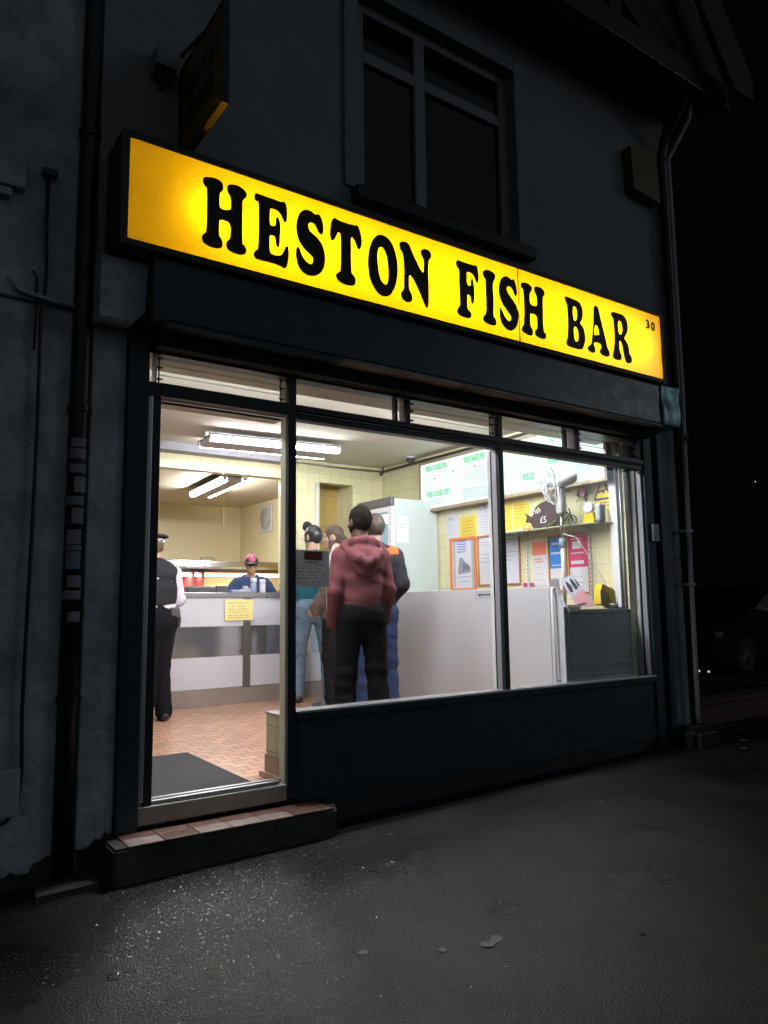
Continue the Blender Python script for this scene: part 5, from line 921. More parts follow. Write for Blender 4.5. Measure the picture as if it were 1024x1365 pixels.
# parked car, almost lost in the dark
def car():
    t = thing('parked_car', 'dark parked car beyond the low wall, hardly visible at night', 'car', (13.3, 3.8, -.2))
    paint = mat('dark_car_paint', (.003, .003, .004), .6, spec=.05); x0 = 11.15; g0 = -.2
    prof = [(0, .35), (.02, .62), (.12, .80), (.55, .88), (1.05, .96), (1.75, 1.38), (2.1, 1.45), (3.0, 1.44), (3.6, 1.20), (4.1, .98), (4.25, .80), (4.28, .40), (4.1, .25), (.15, .25)]
    bm = B(); n = len(prof)
    ys = [(2.92, .0), (3.0, .03), (3.8, .05), (4.55, .03), (4.63, .0)]
    rows = [[bm.verts.new((x0+px, y if pz < 1.0 else y+(.18 if y < 3.7 else -.18 if y > 3.9 else 0), g0+pz+dz*(pz > .5))) for px, pz in prof] for y, dz in ys]
    for a, b in zip(rows, rows[1:]):
        for i in range(n): bm.faces.new((a[i], a[(i+1) % n], b[(i+1) % n], b[i]))
    bm.faces.new(rows[0]); bm.faces.new(rows[-1][::-1]); obj('body', bm, paint, t, smooth=False)
    bm = B(); prism(bm, [(1.25, 1.0), (1.78, 1.33), (2.3, 1.37), (2.3, .99)], Matrix(((1, 0, 0, x0), (0, 0, -1, 2.985), (0, 1, 0, g0), (0, 0, 0, 1))), .02); prism(bm, [(2.36, .99), (2.36, 1.37), (2.95, 1.36), (3.45, 1.13), (3.5, 1.02)], Matrix(((1, 0, 0, x0), (0, 0, -1, 2.985), (0, 1, 0, g0), (0, 0, 0, 1))), .02)
    obj('side_window', bm, M['dglass'], t)
    for wx in (.88, 3.42):
        wh = obj('wheel', lathe(B(), [(.20, 2.90), (.31, 2.895), (.325, 2.93), (.325, 3.06), (.30, 3.09), (.0, 3.10)], (x0+wx, 0, g0+.325), 'y', 36), M['blackm'], t, smooth=True)
        bm = B(); lathe(bm, [(.195, 2.905), (.215, 2.893), (.215, 2.91), (.195, 2.93)], (x0+wx, 0, g0+.325), 'y', 36)
        for k in range(9):
            a = k*2*math.pi/9; c = Vector((x0+wx, 2.90, g0+.325)); e = Vector((math.cos(a), 0, math.sin(a))); tube(bm, [c+e*.03, c+e*.20], [.022, .014], 6)
        lathe(bm, [(.0, 2.885), (.045, 2.888), (.05, 2.92)], (x0+wx, 0, g0+.325), 'y', 20); obj('rim', bm, mat('alloy_rim', (.12, .15, .17), .5, .5), wh)
    obj('headlight', bx(x0+.06, x0+.30, 2.905, 3.1, g0+.62, g0+.74, .03), M['gdark'], t); obj('headlight', bx(x0+.06, x0+.30, 4.45, 4.62, g0+.62, g0+.74, .03), M['gdark'], t)
    for yy in (2.99, 3.16): obj('bumper_glint', bx(x0-.03, x0-.015, yy, yy+.035, g0+.10, g0+.13, .004), emat('dim_bumper_glint', (.9, .95, 1), .6), t)  # small glowing chips imitate glints low on the front bumper
car()
# far lights down the street
sl = emat('distant_lamp_glow', (.9, .95, 1.0), 1.0)
for x, y, z, lab in ((30.0, 12.262, 5.886, 'single tiny distant light high in the black sky on the right'),):
    t = thing('distant_lamp', lab, 'lamp', (x, y, -1.5))
    bm = B(); bmesh.ops.create_icosphere(bm, subdivisions=1, radius=.035 if z < 0 else .022); bmesh.ops.translate(bm, vec=(x, y, z), verts=bm.verts); obj('bulb', bm, sl, t)
    obj('post', tube(B(), [(x, y+.05, -1.7), (x, y+.05, z-.05)], .03, 6), M['blackm'], t)

# ================================================================== people (implicit surfaces)
class SDF:
    def __init__(s, lo, hi, h=.011):
        s.lo = np.array(lo, float); s.h = h; n = np.ceil((np.array(hi)-s.lo)/h).astype(int)+1; s.n = n
        s.ax = [s.lo[i]+h*np.arange(n[i]) for i in range(3)]; s.F = np.full(n, 0.2, np.float32)
    def sub(s, lo, hi, pad):
        sl = []
        for i in range(3):
            a = int(max(0, (lo[i]-pad-s.lo[i])/s.h)); b = int(min(s.n[i], (hi[i]+pad-s.lo[i])/s.h+2)); sl.append(slice(a, max(a, b)))
        return tuple(sl), np.meshgrid(*[s.ax[i][sl[i]] for i in range(3)], indexing='ij', sparse=True)
    def blend(s, sl, d, k, op='u'):
        F = s.F[sl]
        if F.size == 0: return
        if op == 'u':
            h = np.clip(.5+.5*(F-d)/k, 0, 1); s.F[sl] = F*(1-h)+d*h-k*h*(1-h)
        else:
            d = -d; h = np.clip(.5-.5*(F-d)/k, 0, 1); s.F[sl] = F*(1-h)+d*h+k*h*(1-h)
    def cap(s, a, b, ra, rb=None, k=.03, fy=1.0, fx=1.0, op='u'):
        rb = ra if rb is None else rb; a = np.array(a, float); b = np.array(b, float); R_ = max(ra, rb)
        sl, (X, Y, Z) = s.sub(np.minimum(a, b)-R_, np.maximum(a, b)+R_, k+.03)
        sc = np.array([1/fx, 1/fy, 1]); a2 = a*sc; d = (b-a)*sc; dd = max(d@d, 1e-9)
        px, py, pz = X*sc[0]-a2[0], Y*sc[1]-a2[1], Z-a2[2]
        t = np.clip((px*d[0]+py*d[1]+pz*d[2])/dd, 0, 1)
        D = np.sqrt((px-t*d[0])**2+(py-t*d[1])**2+(pz-t*d[2])**2)-(ra+(rb-ra)*t)
        s.blend(sl, (D*min(fy, fx, 1)).astype(np.float32), k, op)
    def ell(s, c, r, k=.02, op='u', rot=None):
        c = np.array(c, float); r = np.array(r, float); R_ = r.max()
        sl, (X, Y, Z) = s.sub(c-R_, c+R_, k+.03)
        x, y, z = X-c[0], Y-c[1], Z-c[2]
        if rot is not None:
            m = np.array(rot); x, y, z = m[0, 0]*x+m[0, 1]*y+m[0, 2]*z, m[1, 0]*x+m[1, 1]*y+m[1, 2]*z, m[2, 0]*x+m[2, 1]*y+m[2, 2]*z
        q = np.sqrt((x/r[0])**2+(y/r[1])**2+(z/r[2])**2); q2 = np.sqrt((x/r[0]**2)**2+(y/r[1]**2)**2+(z/r[2]**2)**2)+1e-6
        s.blend(sl, (q*(q-1)/q2).astype(np.float32), k, op)
    def path(s, pts, rs, k=.02, **kw):
        for i in range(len(pts)-1): s.cap(pts[i], pts[i+1], rs[i] if isinstance(rs, list) else rs, rs[i+1] if isinstance(rs, list) else rs, k, **kw)
    def disp(s, f):
        X, Y, Z = np.meshgrid(*s.ax, indexing='ij', sparse=True); m = np.abs(s.F) < .05; D = np.broadcast_to(f(X, Y, Z), s.F.shape); s.F = np.where(m, s.F+D, s.F).astype(np.float32)
    def halfspace(s, nrm, d, k=.006):       # keep n.p < d
        X, Y, Z = np.meshgrid(*s.ax, indexing='ij', sparse=True); D = (nrm[0]*X+nrm[1]*Y+nrm[2]*Z-d).astype(np.float32)
        s.F = np.maximum(s.F, D)
    def mesh(s, T=None):
        F = s.F; F[0], F[-1] = .1, .1; F[:, 0], F[:, -1] = .1, .1; F[:, :, 0], F[:, :, -1] = .1, .1
        ins = F < 0; n = F.shape; c = ins[:-1, :-1, :-1]
        cnt = np.zeros(c.shape, np.int8); offs = [(i, j, k) for i in (0, 1) for j in (0, 1) for k in (0, 1)]
        sh = lambda A, o: A[o[0]:n[0]-1+o[0], o[1]:n[1]-1+o[1], o[2]:n[2]-1+o[2]]
        for o in offs: cnt += sh(ins, o)
        mk = (cnt > 0) & (cnt < 8); idx = -np.ones(c.shape, np.int64); I = np.argwhere(mk); idx[mk] = np.arange(len(I))
        acc = np.zeros((len(I), 3)); num = np.zeros(len(I))
        for a in offs:
            for ax in range(3):
                if a[ax]: continue
                b = list(a); b[ax] = 1
                fa = F[I[:, 0]+a[0], I[:, 1]+a[1], I[:, 2]+a[2]]; fb = F[I[:, 0]+b[0], I[:, 1]+b[1], I[:, 2]+b[2]]
                cr = (fa < 0) != (fb < 0); t = np.where(cr, fa/np.where(fa-fb == 0, 1, fa-fb), 0)
                p = np.tile(np.array(a, float), (len(I), 1)); p[:, ax] += t; acc += p*cr[:, None]; num += cr
        V = (I+acc/num[:, None])*s.h+s.lo
        Fc = []
        for ax in range(3):
            o = [1, 2] if ax == 0 else [0, 2] if ax == 1 else [0, 1]
            sa = [slice(None)]*3; sb = [slice(None)]*3; sa[ax] = slice(0, -1); sb[ax] = slice(1, None)
            A = ins[tuple(sa)]; Bq = ins[tuple(sb)]; E = np.argwhere(A != Bq)
            E = E[(E[:, o[0]] > 0) & (E[:, o[1]] > 0) & (E[:, o[0]] < n[o[0]]-1) & (E[:, o[1]] < n[o[1]]-1)]
            fl = A[E[:, 0], E[:, 1], E[:, 2]]
            q = []
            for d0, d1 in ((1, 1), (0, 1), (0, 0), (1, 0)):
                e = E.copy(); e[:, o[0]] -= d0; e[:, o[1]] -= d1; q.append(idx[e[:, 0], e[:, 1], e[:, 2]])
            q = np.stack(q, 1); flip = fl if ax != 1 else ~fl
            q[~flip] = q[~flip][:, ::-1]; Fc.append(q)
        Fc = np.concatenate(Fc)
        if T is not None: V = V @ np.array(T)[:3, :3].T+np.array(T)[:3, 3]
        me = bpy.data.meshes.new('m'); me.vertices.add(len(V)); me.vertices.foreach_set('co', V.astype(np.float32).ravel())
        me.loops.add(len(Fc)*4); me.loops.foreach_set('vertex_index', Fc.ravel().astype(np.int32)); me.polygons.add(len(Fc)); me.polygons.foreach_set('loop_start', np.arange(0, len(Fc)*4, 4, dtype=np.int32))
        me.update(calc_edges=True); me.validate(); me.polygons.foreach_set('use_smooth', [True]*len(me.polygons))
        return me

def rotz(p, c, a):
    x, y = p[0]-c[0], p[1]-c[1]; return np.array((c[0]+x*math.cos(a)-y*math.sin(a), c[1]+x*math.sin(a)+y*math.cos(a), p[2]))
class Fig:
    """a standing figure, own frame: faces +y, its right hand on +x"""
    def __init__(s, name_label, loc, rot, H, head_yaw=0, pitch=0, arms=None, stance=.11, girth=1.0, skin=(.45, .26, .18), sway=0.0):
        s.t = thing('person', name_label, 'person', (loc[0], loc[1], loc[2] if len(loc) > 2 else 0), rot); s.H = H; s.k = H/1.8; s.g = girth; k = s.k
        s.hy = head_yaw; s.hp = pitch; s.skin = mat('skin_tone', skin, .5, spec=.35)
        q = lambda x, y, z: np.array((x*k, y*k, z*k))
        s.J = dict(hip=[q(sg*.09, 0, .93) for sg in (-1, 1)], knee=[q(sg*(stance+.0), .02, .50) for sg in (-1, 1)], ank=[q(sg*(stance+.02), -.015, .08) for sg in (-1, 1)],
                   sh=[q(sg*.172, -.01, 1.420) for sg in (-1, 1)], neck=q(sway*.3, .0, 1.495), head=q(sway, .03, 1.675))
        arms = arms or [((-.25, -.02, 1.16), (-.25, .06, .92)), ((.25, -.02, 1.16), (.25, .06, .92))]
        s.J['el'] = [q(*a[0]) for a in arms]; s.J['wr'] = [q(*a[1]) for a in arms]
    def grid(s, h=.011, z0=-.01, z1=None): 
        k = s.k; z1 = z1 or 1.93*k; lo = [-.48*k, -.42*k, z0]; hi = [.48*k, .62*k, z1]
        for p in s.J['el']+s.J['wr']:
            for i in range(2): lo[i] = min(lo[i], p[i]-.2); hi[i] = max(hi[i], p[i]+.2)
        return SDF(lo, hi, h)
    def put(s, name, g, m):
        me = g.mesh(); me.materials.append(m); me.name = name; o = bpy.data.objects.new(name, me); COL.objects.link(o); o.parent = s.t; return o
    def torso(s, g, e=0, fy=.66, lo=.98, k=.05):
        K = s.k; G = s.g
        g.cap((0, 0, lo*K), (0, .0, 1.18*K), (.150*G+e)*K, (.150*G+e)*K, k, fy=fy); g.cap((0, 0, 1.18*K), (0, -.01*K, 1.34*K), (.150*G+e)*K, (.165*G+e)*K, k, fy=fy)
        g.cap((-.085*K, -.012*K, 1.365*K), (.085*K, -.012*K, 1.365*K), (.085+e)*K, k=k)
        for i in (0, 1): g.cap(s.J['sh'][i]*np.array((.93, 1, 1.0)), s.J['neck']+np.array((0, -.015*K, -.01)), (.050+e)*K, (.042+e)*K, k)
    def arms(s, g, e=0, upto=1.0, k=.03, only=(0, 1), cuff=0):
        K = s.k
        for i in only:
            a, b, c = s.J['sh'][i], s.J['el'][i], s.J['wr'][i]; c = b+(c-b)*upto
            g.cap(a, b, (.056+e)*K, (.044+e)*K, k); g.cap(b, c, (.044+e)*K, (.031+e+cuff)*K, k)
    def legs(s, g, e=0, k=.04, flare=0.0, lo=.0):
        K = s.k
        g.cap((-.05*K, -.015*K, .95*K), (.05*K, -.015*K, .95*K), (.118*s.g+e)*K, k=k, fy=.85)
        for i in (0, 1):
            a, b, c = s.J['hip'][i], s.J['knee'][i], s.J['ank'][i].copy(); c[2] += lo
            g.cap(a, b, (.088*s.g+e)*K, (.060+e)*K, k); g.cap(b, c, (.058+e)*K, (.040+e+flare)*K, k)
    def hrot(s):
        m = Matrix.Rotation(s.hy, 3, 'Z') @ Matrix.Rotation(s.hp, 3, 'X'); return m
    def hp_(s, x, y, z): 
        hs = getattr(s, 'hs', 1.0)*s.k; v = s.hrot() @ Vector((x*hs, y*hs, z*hs)); return np.array(v)+s.J['head']
    def skull(s, g, e=0, k=.02, face=True):
        K = s.k*getattr(s, 'hs', 1.0); inv = np.array(s.hrot().inverted())
        g.ell(s.hp_(0, -.012, .028), np.array((.074+e, .092+e, .098+e))*K, k, rot=inv)
        g.ell(s.hp_(0, .030, -.035), np.array((.056+e, .062+e, .082+e))*K, k, rot=inv)
        if face:
            g.cap(s.hp_(0, .088, .010), s.hp_(0, .108, -.028), .009*K, .014*K, .012)
            g.cap(s.hp_(-.035, .083, .024), s.hp_(.035, .083, .024), .012*K, k=.015)
            for sx in (-1, 1): g.ell(s.hp_(sx*.030, .094, .006), np.array((.015, .010, .010))*K, .010, op='s')
            for sx in (-1, 1): g.ell(s.hp_(sx*.042, .066, -.022), np.array((.020, .020, .018))*K, .015)
            g.cap(s.hp_(-.020, .088, -.056), s.hp_(.020, .088, -.056), .008*K, k=.008); g.cap(s.hp_(-.018, .094, -.0585), s.hp_(.018, .094, -.0585), .0025*K, k=.003, op='s')
            g.ell(s.hp_(0, .070, -.092), np.array((.026, .022, .018))*K, .02)
            for sx in (-1, 1):
                g.ell(s.hp_(sx*.076, -.004, -.004), np.array((.010, .020, .033))*K, .008, rot=inv); g.ell(s.hp_(sx*.086, .002, .0), np.array((.006, .010, .018))*K, .005, op='s', rot=inv)
    def hand(s, g, i, fwd, pn, curl=.5, K=None):
        """palm + five fingers at wrist i; fwd: pointing direction, pn: palm normal"""
        K = s.k; w = s.J['wr'][i]; f = np.array(fwd, float); f /= np.linalg.norm(f); n = np.array(pn, float); n -= f*(n@f); n /= np.linalg.norm(n); sd = np.cross(f, n)
        if i == 1: sd = -sd
        P0 = lambda a, b, c: w+(f*a+sd*b+n*c)*K
        for b in (-.026, -.009, .009, .026): g.cap(P0(.01, b*.6, 0), P0(.085, b, 0), .016*K, .012*K, .012)
        for j, (b, L) in enumerate(((.030, .068), (.010, .078), (-.010, .073), (-.029, .058))):
            p = P0(.085, b, 0); a = curl*.6
            for q in (.45, .32, .23):
                d = f*math.cos(a)+n*math.sin(a); e = p+d*L*q*K; g.cap(p, e, .0092*K, .0080*K, .003); p = e; a += curl*.9
        p = P0(.02, .034, .006); e = P0(.055, .055, .018+.02*curl); g.cap(p, e, .012*K, .010*K, .008); g.cap(e, P0(.086, .058-.02*curl, .026+.03*curl), .010*K, .008*K, .003)
    def body(s, hands=((0, 0, -1), (0, 0, -1)), pn=((1, 0, 0), (-1, 0, 0)), curl=.5, h=.0095):
        g = s.grid(h); K = s.k
        s.legs(g, -.012); s.torso(g, -.014); s.arms(g, -.006); g.cap(s.J['neck']-np.array((0, .0, .05*K)), s.J['head']+np.array((0, -.012, -.05*K)), .056*K, .050*K, .025)
        s.skull(g)
        for i in (0, 1):
            s.hand(g, i, hands[i], pn[i], curl)
            a = s.J['ank'][i]; g.cap(a, a+np.array((0, .12, -.045))*K, .035*K, .025*K, .02)
        return s.put('body', g, s.skin)
    def shoes(s, m, L=.20, yaw=(.15, -.15)):
        for i in (0, 1):
            g = SDF(s.J['ank'][i]-np.array((.13, .16, .085)), s.J['ank'][i]+np.array((.13, .27, .09)), .008); K = s.k; a = s.J['ank'][i]; z0 = .0
            d = np.array((math.sin(-yaw[i]), math.cos(yaw[i]), 0)); hz = lambda t, z: np.array((a[0]+d[0]*t*K, a[1]+d[1]*t*K, z))
            g.cap(hz(-.045, .045), hz(.09, .042), .044*K, .044*K, .02); g.cap(hz(.09, .040), hz(L-.03, .032), .046*K, .032*K, .02); g.cap(hz(-.02, .06), hz(-.015, .105), .046*K, .044*K, .02)
            g.halfspace((0, 0, -1), -.006); s.put('shoe', g, m)
    def hair(s, m, kind='short', e=.010, extra=None, sides=True):
        K = s.k; c = s.J['head']; g = SDF(c-np.array((.2, .24, .30)), c+np.array((.2, .22, .20)), .0075); inv = np.array(s.hrot().inverted())
        s.skull(g, e, face=False)
        # cut the face away
        g.ell(s.hp_(0, .125, -.060), np.array((.085, .098, .125))*K, .012, op='s', rot=inv); g.ell(s.hp_(0, .02, -.135), np.array((.12, .12, .082 if kind != 'long' else .02))*K, .02, op='s', rot=inv)
        for sx in ((-1, 1) if sides else ()): g.ell(s.hp_(sx*.085, .015, -.010), np.array((.028, .034, .045))*K, .008, op='s', rot=inv)
        if extra: extra(g)
        rr = np.random.RandomState(3); fr = rr.uniform(60, 120, (6, 3)); ph = rr.uniform(0, 6, 6)
        g.disp(lambda X, Y, Z: sum(.0011*np.sin(fr[i, 0]*X+fr[i, 1]*Y+fr[i, 2]*.6*Z+ph[i]) for i in range(6)))
        return s.put('hair', g, m)
def folds(amp, seed, fx=22, fz=28, zr=None):
    rr = np.random.RandomState(seed); A = rr.uniform(.5, 1, 7); F_ = rr.uniform(.5, 1.5, (7, 3)); ph = rr.uniform(0, 6.28, 7)
    def f(X, Y, Z):
        w = 1.0
        if zr is not None: w = .35+.65*np.clip(sum(np.exp(-((Z-z)/r)**2) for z, r in zr), 0, 1)
        return amp*w*sum(A[i]*(1.5*np.abs(np.sin(.6*(fx*(F_[i, 0]-.9)*X+fx*.8*(F_[i, 1]-.9)*Y+fz*1.2*F_[i, 2]*Z)+ph[i]+2.2*np.sin(7*X+6*Z+ph[i])))-.9) for i in range(7))/2.2
    return f
cloth = lambda n, c, r=.9, var=(40, 0, .35), b=(220, .25, .002): mat(n, c, r, var=var, bump=b, spec=.2)

# --- man in the maroon hoodie
p = Fig('man in a maroon hooded top with white drawstring, nearest the window', (3.235, .95), R(-18), 1.79, head_yaw=R(16), stance=.125, girth=1.0, skin=(.10, .05, .033),
        arms=[((-.222, -.05, 1.13), (-.215, .05, .90)), ((.215, -.03, 1.13), (.21, .08, .92))])
p.J['sh'] = [q_*np.array((.95, 1, .99)) for q_ in p.J['sh']]; p.hs = 1.10
p.body(hands=((.35, .7, -.7), (-.35, .7, -.7)))
g = p.grid(); p.torso(g, .022, fy=.72, lo=.99); K = p.k
g.cap((-.085*K, .0, .96*K), (.085*K, .0, .96*K), .108*K, k=.03, fy=1.0); g.halfspace((0, 0, -1), -.935*K); p.arms(g, .013, upto=1.05, cuff=.010)
g.disp(folds(.0055, 4, 26, 26, ((1.15, .15), (.98, .05))))
hood = cloth('maroon_fleece', (.125, .038, .046)); hj = p.put('hooded_top', g, hood)
g = p.grid(z0=.84, z1=1.04); g.cap((-.088*K, .0, .925*K), (.088*K, .0, .925*K), .112*K, k=.02, fy=1.04); g.F = np.maximum(g.F, np.abs(np.broadcast_to(g.ax[2][None, None, :], g.F.shape)-.925*K)-.030).astype(np.float32); p.put('waistband', g, hood)
# hood lying on the back
g = SDF((-.28, -.36, 1.18), (.28, .22, 1.68), .009)
ringp = [(-.075, .075, 1.475), (-.130, .02, 1.505), (-.150, -.055, 1.475), (-.125, -.120, 1.425), (-.06, -.180, 1.375), (.0, -.195, 1.345), (.06, -.180, 1.375), (.125, -.120, 1.425), (.150, -.055, 1.475), (.130, .02, 1.505), (.075, .075, 1.475)]
g.path([np.array(q)*K for q in ringp], [.024]*4+[.028]*3+[.024]*4, .03)
g.path([np.array(q)*K for q in ((-.115, -.055, 1.505), (-.07, -.10, 1.515), (0, -.11, 1.53), (.07, -.10, 1.515), (.115, -.055, 1.505))], .030, .04)
g.ell(np.array((0, -.125, 1.385))*K, (.135, .055, .105), .04); g.ell(np.array((0, -.135, 1.30))*K, (.085, .035, .06), .04)
g.ell(np.array((0, -.02, 1.545))*K, (.066, .060, .07), .015, op='s')
g.disp(folds(.0045, 9, 30, 34)); p.put('hood', g, hood)
tr_ = mat('pale_piping', (.55, .42, .42), .7)
bm = B(); tube(bm, [tuple(np.array(q)*K) for q in ((-.205, .045, 1.49), (-.238, .04, 1.42), (-.252, .03, 1.33))], .006, 8); tube(bm, [tuple(np.array(q)*K) for q in ((-.252, .03, 1.335), (-.254, .03, 1.315))], .009, 8); o = obj('drawstring', bm, mat('white_cord', (.62, .50, .50), .7)); o.parent = p.t
bm = B(); tube(bm, [tuple(np.array(q)*K) for q in ((-.215, .03, 1.47), (-.258, .0, 1.34), (-.285, -.02, 1.17), (-.272, .03, 1.05), (-.252, .08, .94))], .0045, 6); o = obj('sleeve_piping', bm, tr_); o.parent = p.t
g = p.grid(z1=1.04); p.legs(g, .024, flare=.026, lo=.02); g.disp(folds(.008, 5, 22, 30, ((.45, .15), (.15, .15)))); p.put('trousers', g, mat('black_cotton', (.006, .006, .0075), .95, bump=(220, .25, .002), spec=.05))
p.shoes(mat('black_trainers', (.012, .012, .015), .5)); p.hair(mat('black_hair', (.010, .008, .007), 1.0, bump=(260, .5, .003), spec=.05), e=.006, sides=False)

# --- man in jeans at the counter
p = Fig('tall man in a teal top and pale blue jeans at the counter', (4.09, 3.22), R(-22), 1.90, head_yaw=R(40), stance=.15, girth=1.05, skin=(.50, .30, .23),
        arms=[((-.27, .05, 1.18), (-.16, .28, 1.14)), ((.27, .05, 1.18), (.16, .28, 1.14))])
p.body(hands=((.5, .8, 0), (-.5, .8, 0)), pn=((0, 0, -1), (0, 0, -1)), h=.012); K = p.k
g = p.grid(); p.torso(g, .016, lo=.97); p.arms(g, .020, upto=.35); g.cap((-.08*K, 0, .96*K), (.08*K, 0, .96*K), .105*K, k=.03); g.halfspace((0, 0, -1), -.90*K); g.ell(p.J['neck']+np.array((0, 0, .06)), (.062, .062, .07), .01, op='s')
g.disp(folds(.006, 14)); p.put('shirt', g, cloth('teal_cotton', (.02, .12, .17)))
g = p.grid(z1=1.04*K); p.legs(g, .018, flare=.022, lo=.0); g.disp(folds(.009, 15, 22, 34, ((.48, .10), (.14, .12), (.85, .08)))); p.put('jeans', g, cloth('faded_denim', (.20, .28, .37), var=(7, 0, .8, (.09, .14, .22))))
p.shoes(mat('brown_shoes', (.06, .03, .02), .5)); p.hair(mat('black_glossy_hair', (.02, .018, .022), .35, bump=(240, .3, .003)), e=.010)

# --- person with ponytail and glasses
p = Fig('person with brown ponytail and glasses in brown jacket behind the maroon top', (4.02, 2.62), R(28), 1.84, head_yaw=R(34), stance=.10, girth=1.0, skin=(.52, .32, .25),
        arms=[((-.25, -.05, 1.16), (-.22, .10, .96)), ((.25, -.05, 1.16), (.22, .1, .95))])
p.body(hands=((.2, .8, -.4), (-.2, .8, -.4)), h=.012); K = p.k
g = p.grid(); p.torso(g, .026, lo=.95, fy=.75); p.arms(g, .028, upto=1.0, cuff=.006); g.cap((-.08*K, 0, .93*K), (.08*K, 0, .93*K), .122*K, k=.03); g.halfspace((0, 0, -1), -.86*K)
g.path([p.J['neck']+np.array(q)*K for q in ((-.06, .03, .02), (-.06, -.03, .035), (0, -.065, .04), (.06, -.03, .035), (.06, .03, .02))], .022, .015); g.disp(folds(.008, 24)); p.put('jacket', g, cloth('worn_brown_canvas', (.085, .055, .042), var=(9, 0, .7, (.16, .13, .12))))
g = p.grid(z1=.98*K); p.legs(g, .012, flare=.012); g.disp(folds(.006, 25)); p.put('trousers', g, mat('black_denim', (.010, .010, .012), .95, spec=.08)); p.shoes(mat('blue_black_shoes', (.04, .05, .08), .5))
def tail(g):
    g.path([p.hp_(0, -.10, .0), p.hp_(0, -.135, -.04), p.hp_(0, -.135, -.12), p.hp_(0, -.12, -.19)], [.030, .032, .030, .016], .02)
p.hair(mat('brown_hair', (.060, .036, .024), .7, bump=(200, .5, .003)), kind='long', extra=tail)
bm = B()
for sx in (-1, 1):
    c = [tuple(p.hp_(sx*.032+.022*math.cos(a), .106, .004+.019*math.sin(a))) for a in [i*math.pi/8 for i in range(17)]]; tube(bm, c, .0018, 5)
    tube(bm, [tuple(p.hp_(sx*.054, .104, .008)), tuple(p.hp_(sx*.078, .0, .012))], .0018, 5)
tube(bm, [tuple(p.hp_(-.010, .107, .006)), tuple(p.hp_(.010, .107, .006))], .0018, 5); o = obj('glasses', bm, M['steeld']); o.parent = p.t

# --- man in black jacket with orange shoulder
p = Fig('man in a black jacket with an orange shoulder patch and dark blue jeans', (3.83, 1.62), R(-34), 1.84, head_yaw=R(12), stance=.11, girth=1.0, skin=(.45, .27, .20),
        arms=[((-.25, -.05, 1.16), (-.22, .10, .96)), ((.228, -.03, 1.17), (.12, .14, 1.02))])
p.body(hands=((.2, .8, -.4), (-.6, .7, 0)), h=.012); K = p.k
g = p.grid(); p.torso(g, .020, lo=.97, fy=.72); p.arms(g, .024, upto=1.0, cuff=.004); g.cap((-.08*K, 0, .95*K), (.08*K, 0, .95*K), .110*K, k=.03); g.halfspace((0, 0, -1), -.90*K)
g.path([p.J['neck']+np.array(q)*K for q in ((-.06, .03, .02), (-.06, -.03, .035), (0, -.065, .04), (.06, -.03, .035), (.06, .03, .02))], .020, .015); g.disp(folds(.006, 34)); p.put('jacket', g, cloth('black_softshell', (.012, .012, .016), .7))
g = SDF(p.J['sh'][1]-np.array((.16, .16, .12)), p.J['sh'][1]+np.array((.16, .16, .12)), .009); g.cap(p.J['sh'][1]*np.array((.55, 1, 1.0))+np.array((0, -.01, .014)), p.J['sh'][1]*np.array((.80, 1, 1))+np.array((.0, -.01, .006)), .084*K, .090*K, .02); g.halfspace((0, 0, -1), -(p.J['sh'][1][2]+.005)); g.disp(folds(.003, 35)); p.put('shoulder_patch', g, cloth('orange_nylon', (.50, .12, .03), .6))
g = p.grid(z1=1.0*K); p.legs(g, .014, flare=.014); g.disp(folds(.007, 36, 22, 34)); p.put('jeans', g, cloth('dark_blue_denim', (.020, .032, .085))); p.shoes(mat('dark_shoes', (.02, .02, .02), .5))
p.hair(mat('dark_brown_hair', (.040, .026, .020), .6, bump=(200, .5, .003)), e=.012)

# --- police officer
p = Fig('police officer in flat cap, white sleeves and black vest at the counter', (2.268, 2.92), R(4), 1.69, head_yaw=R(-12), stance=.075, girth=1.12, skin=(.50, .30, .24), sway=-.01,
        arms=[((-.26, .0, 1.18), (-.16, .28, 1.17)), ((.245, .03, 1.16), (.20, .27, 1.13))])
p.body(hands=((.5, .8, 0), (-.25, .95, 0)), pn=((0, 0, -1), (0, 0, -1))); K = p.k
g = p.grid(); p.torso(g, .008, lo=1.0); p.arms(g, .018, upto=.55); g.disp(folds(.005, 44, 26, 30)); g.halfspace((0, 0, -1), -.98*K); p.put('shirt', g, cloth('white_shirt_cotton', (.70, .66, .74), .8, var=(9, 0, .2)))
g = SDF(p.J['neck']-np.array((.09, .09, .03)), p.J['neck']+np.array((.09, .09, .06)), .007); g.path([p.J['neck']+np.array(q)*K for q in ((-.055, .04, .0), (-.058, -.02, .015), (0, -.058, .02), (.058, -.02, .015), (.055, .04, .0))], .013, .01); p.put('collar', g, cloth('white_collar', (.72, .70, .76), .8, var=(9, 0, .1)))
g = p.grid(); g.cap((0, 0, 1.14*K), (0, 0, 1.24*K), .180*K, .200*K, .03, fy=.74); g.cap((0, 0, 1.20*K), (0, -.01, 1.39*K), .200*K, .185*K, .03, fy=.72); g.cap((-.09*K, -.012, 1.42*K), (.09*K, -.012, 1.42*K), .112*K, k=.03)
for sx in (0, 1): g.ell(p.J['sh'][sx]+np.array(((-1 if sx == 0 else 1)*.050, .01, -.05)), (.05, .08, .12), .02, op='s')
g.halfspace((0, 0, -1), -1.115*K); g.disp(folds(.004, 45)); vs = cloth('black_stab_vest', (.014, .015, .020), .7); p.put('vest', g, vs)
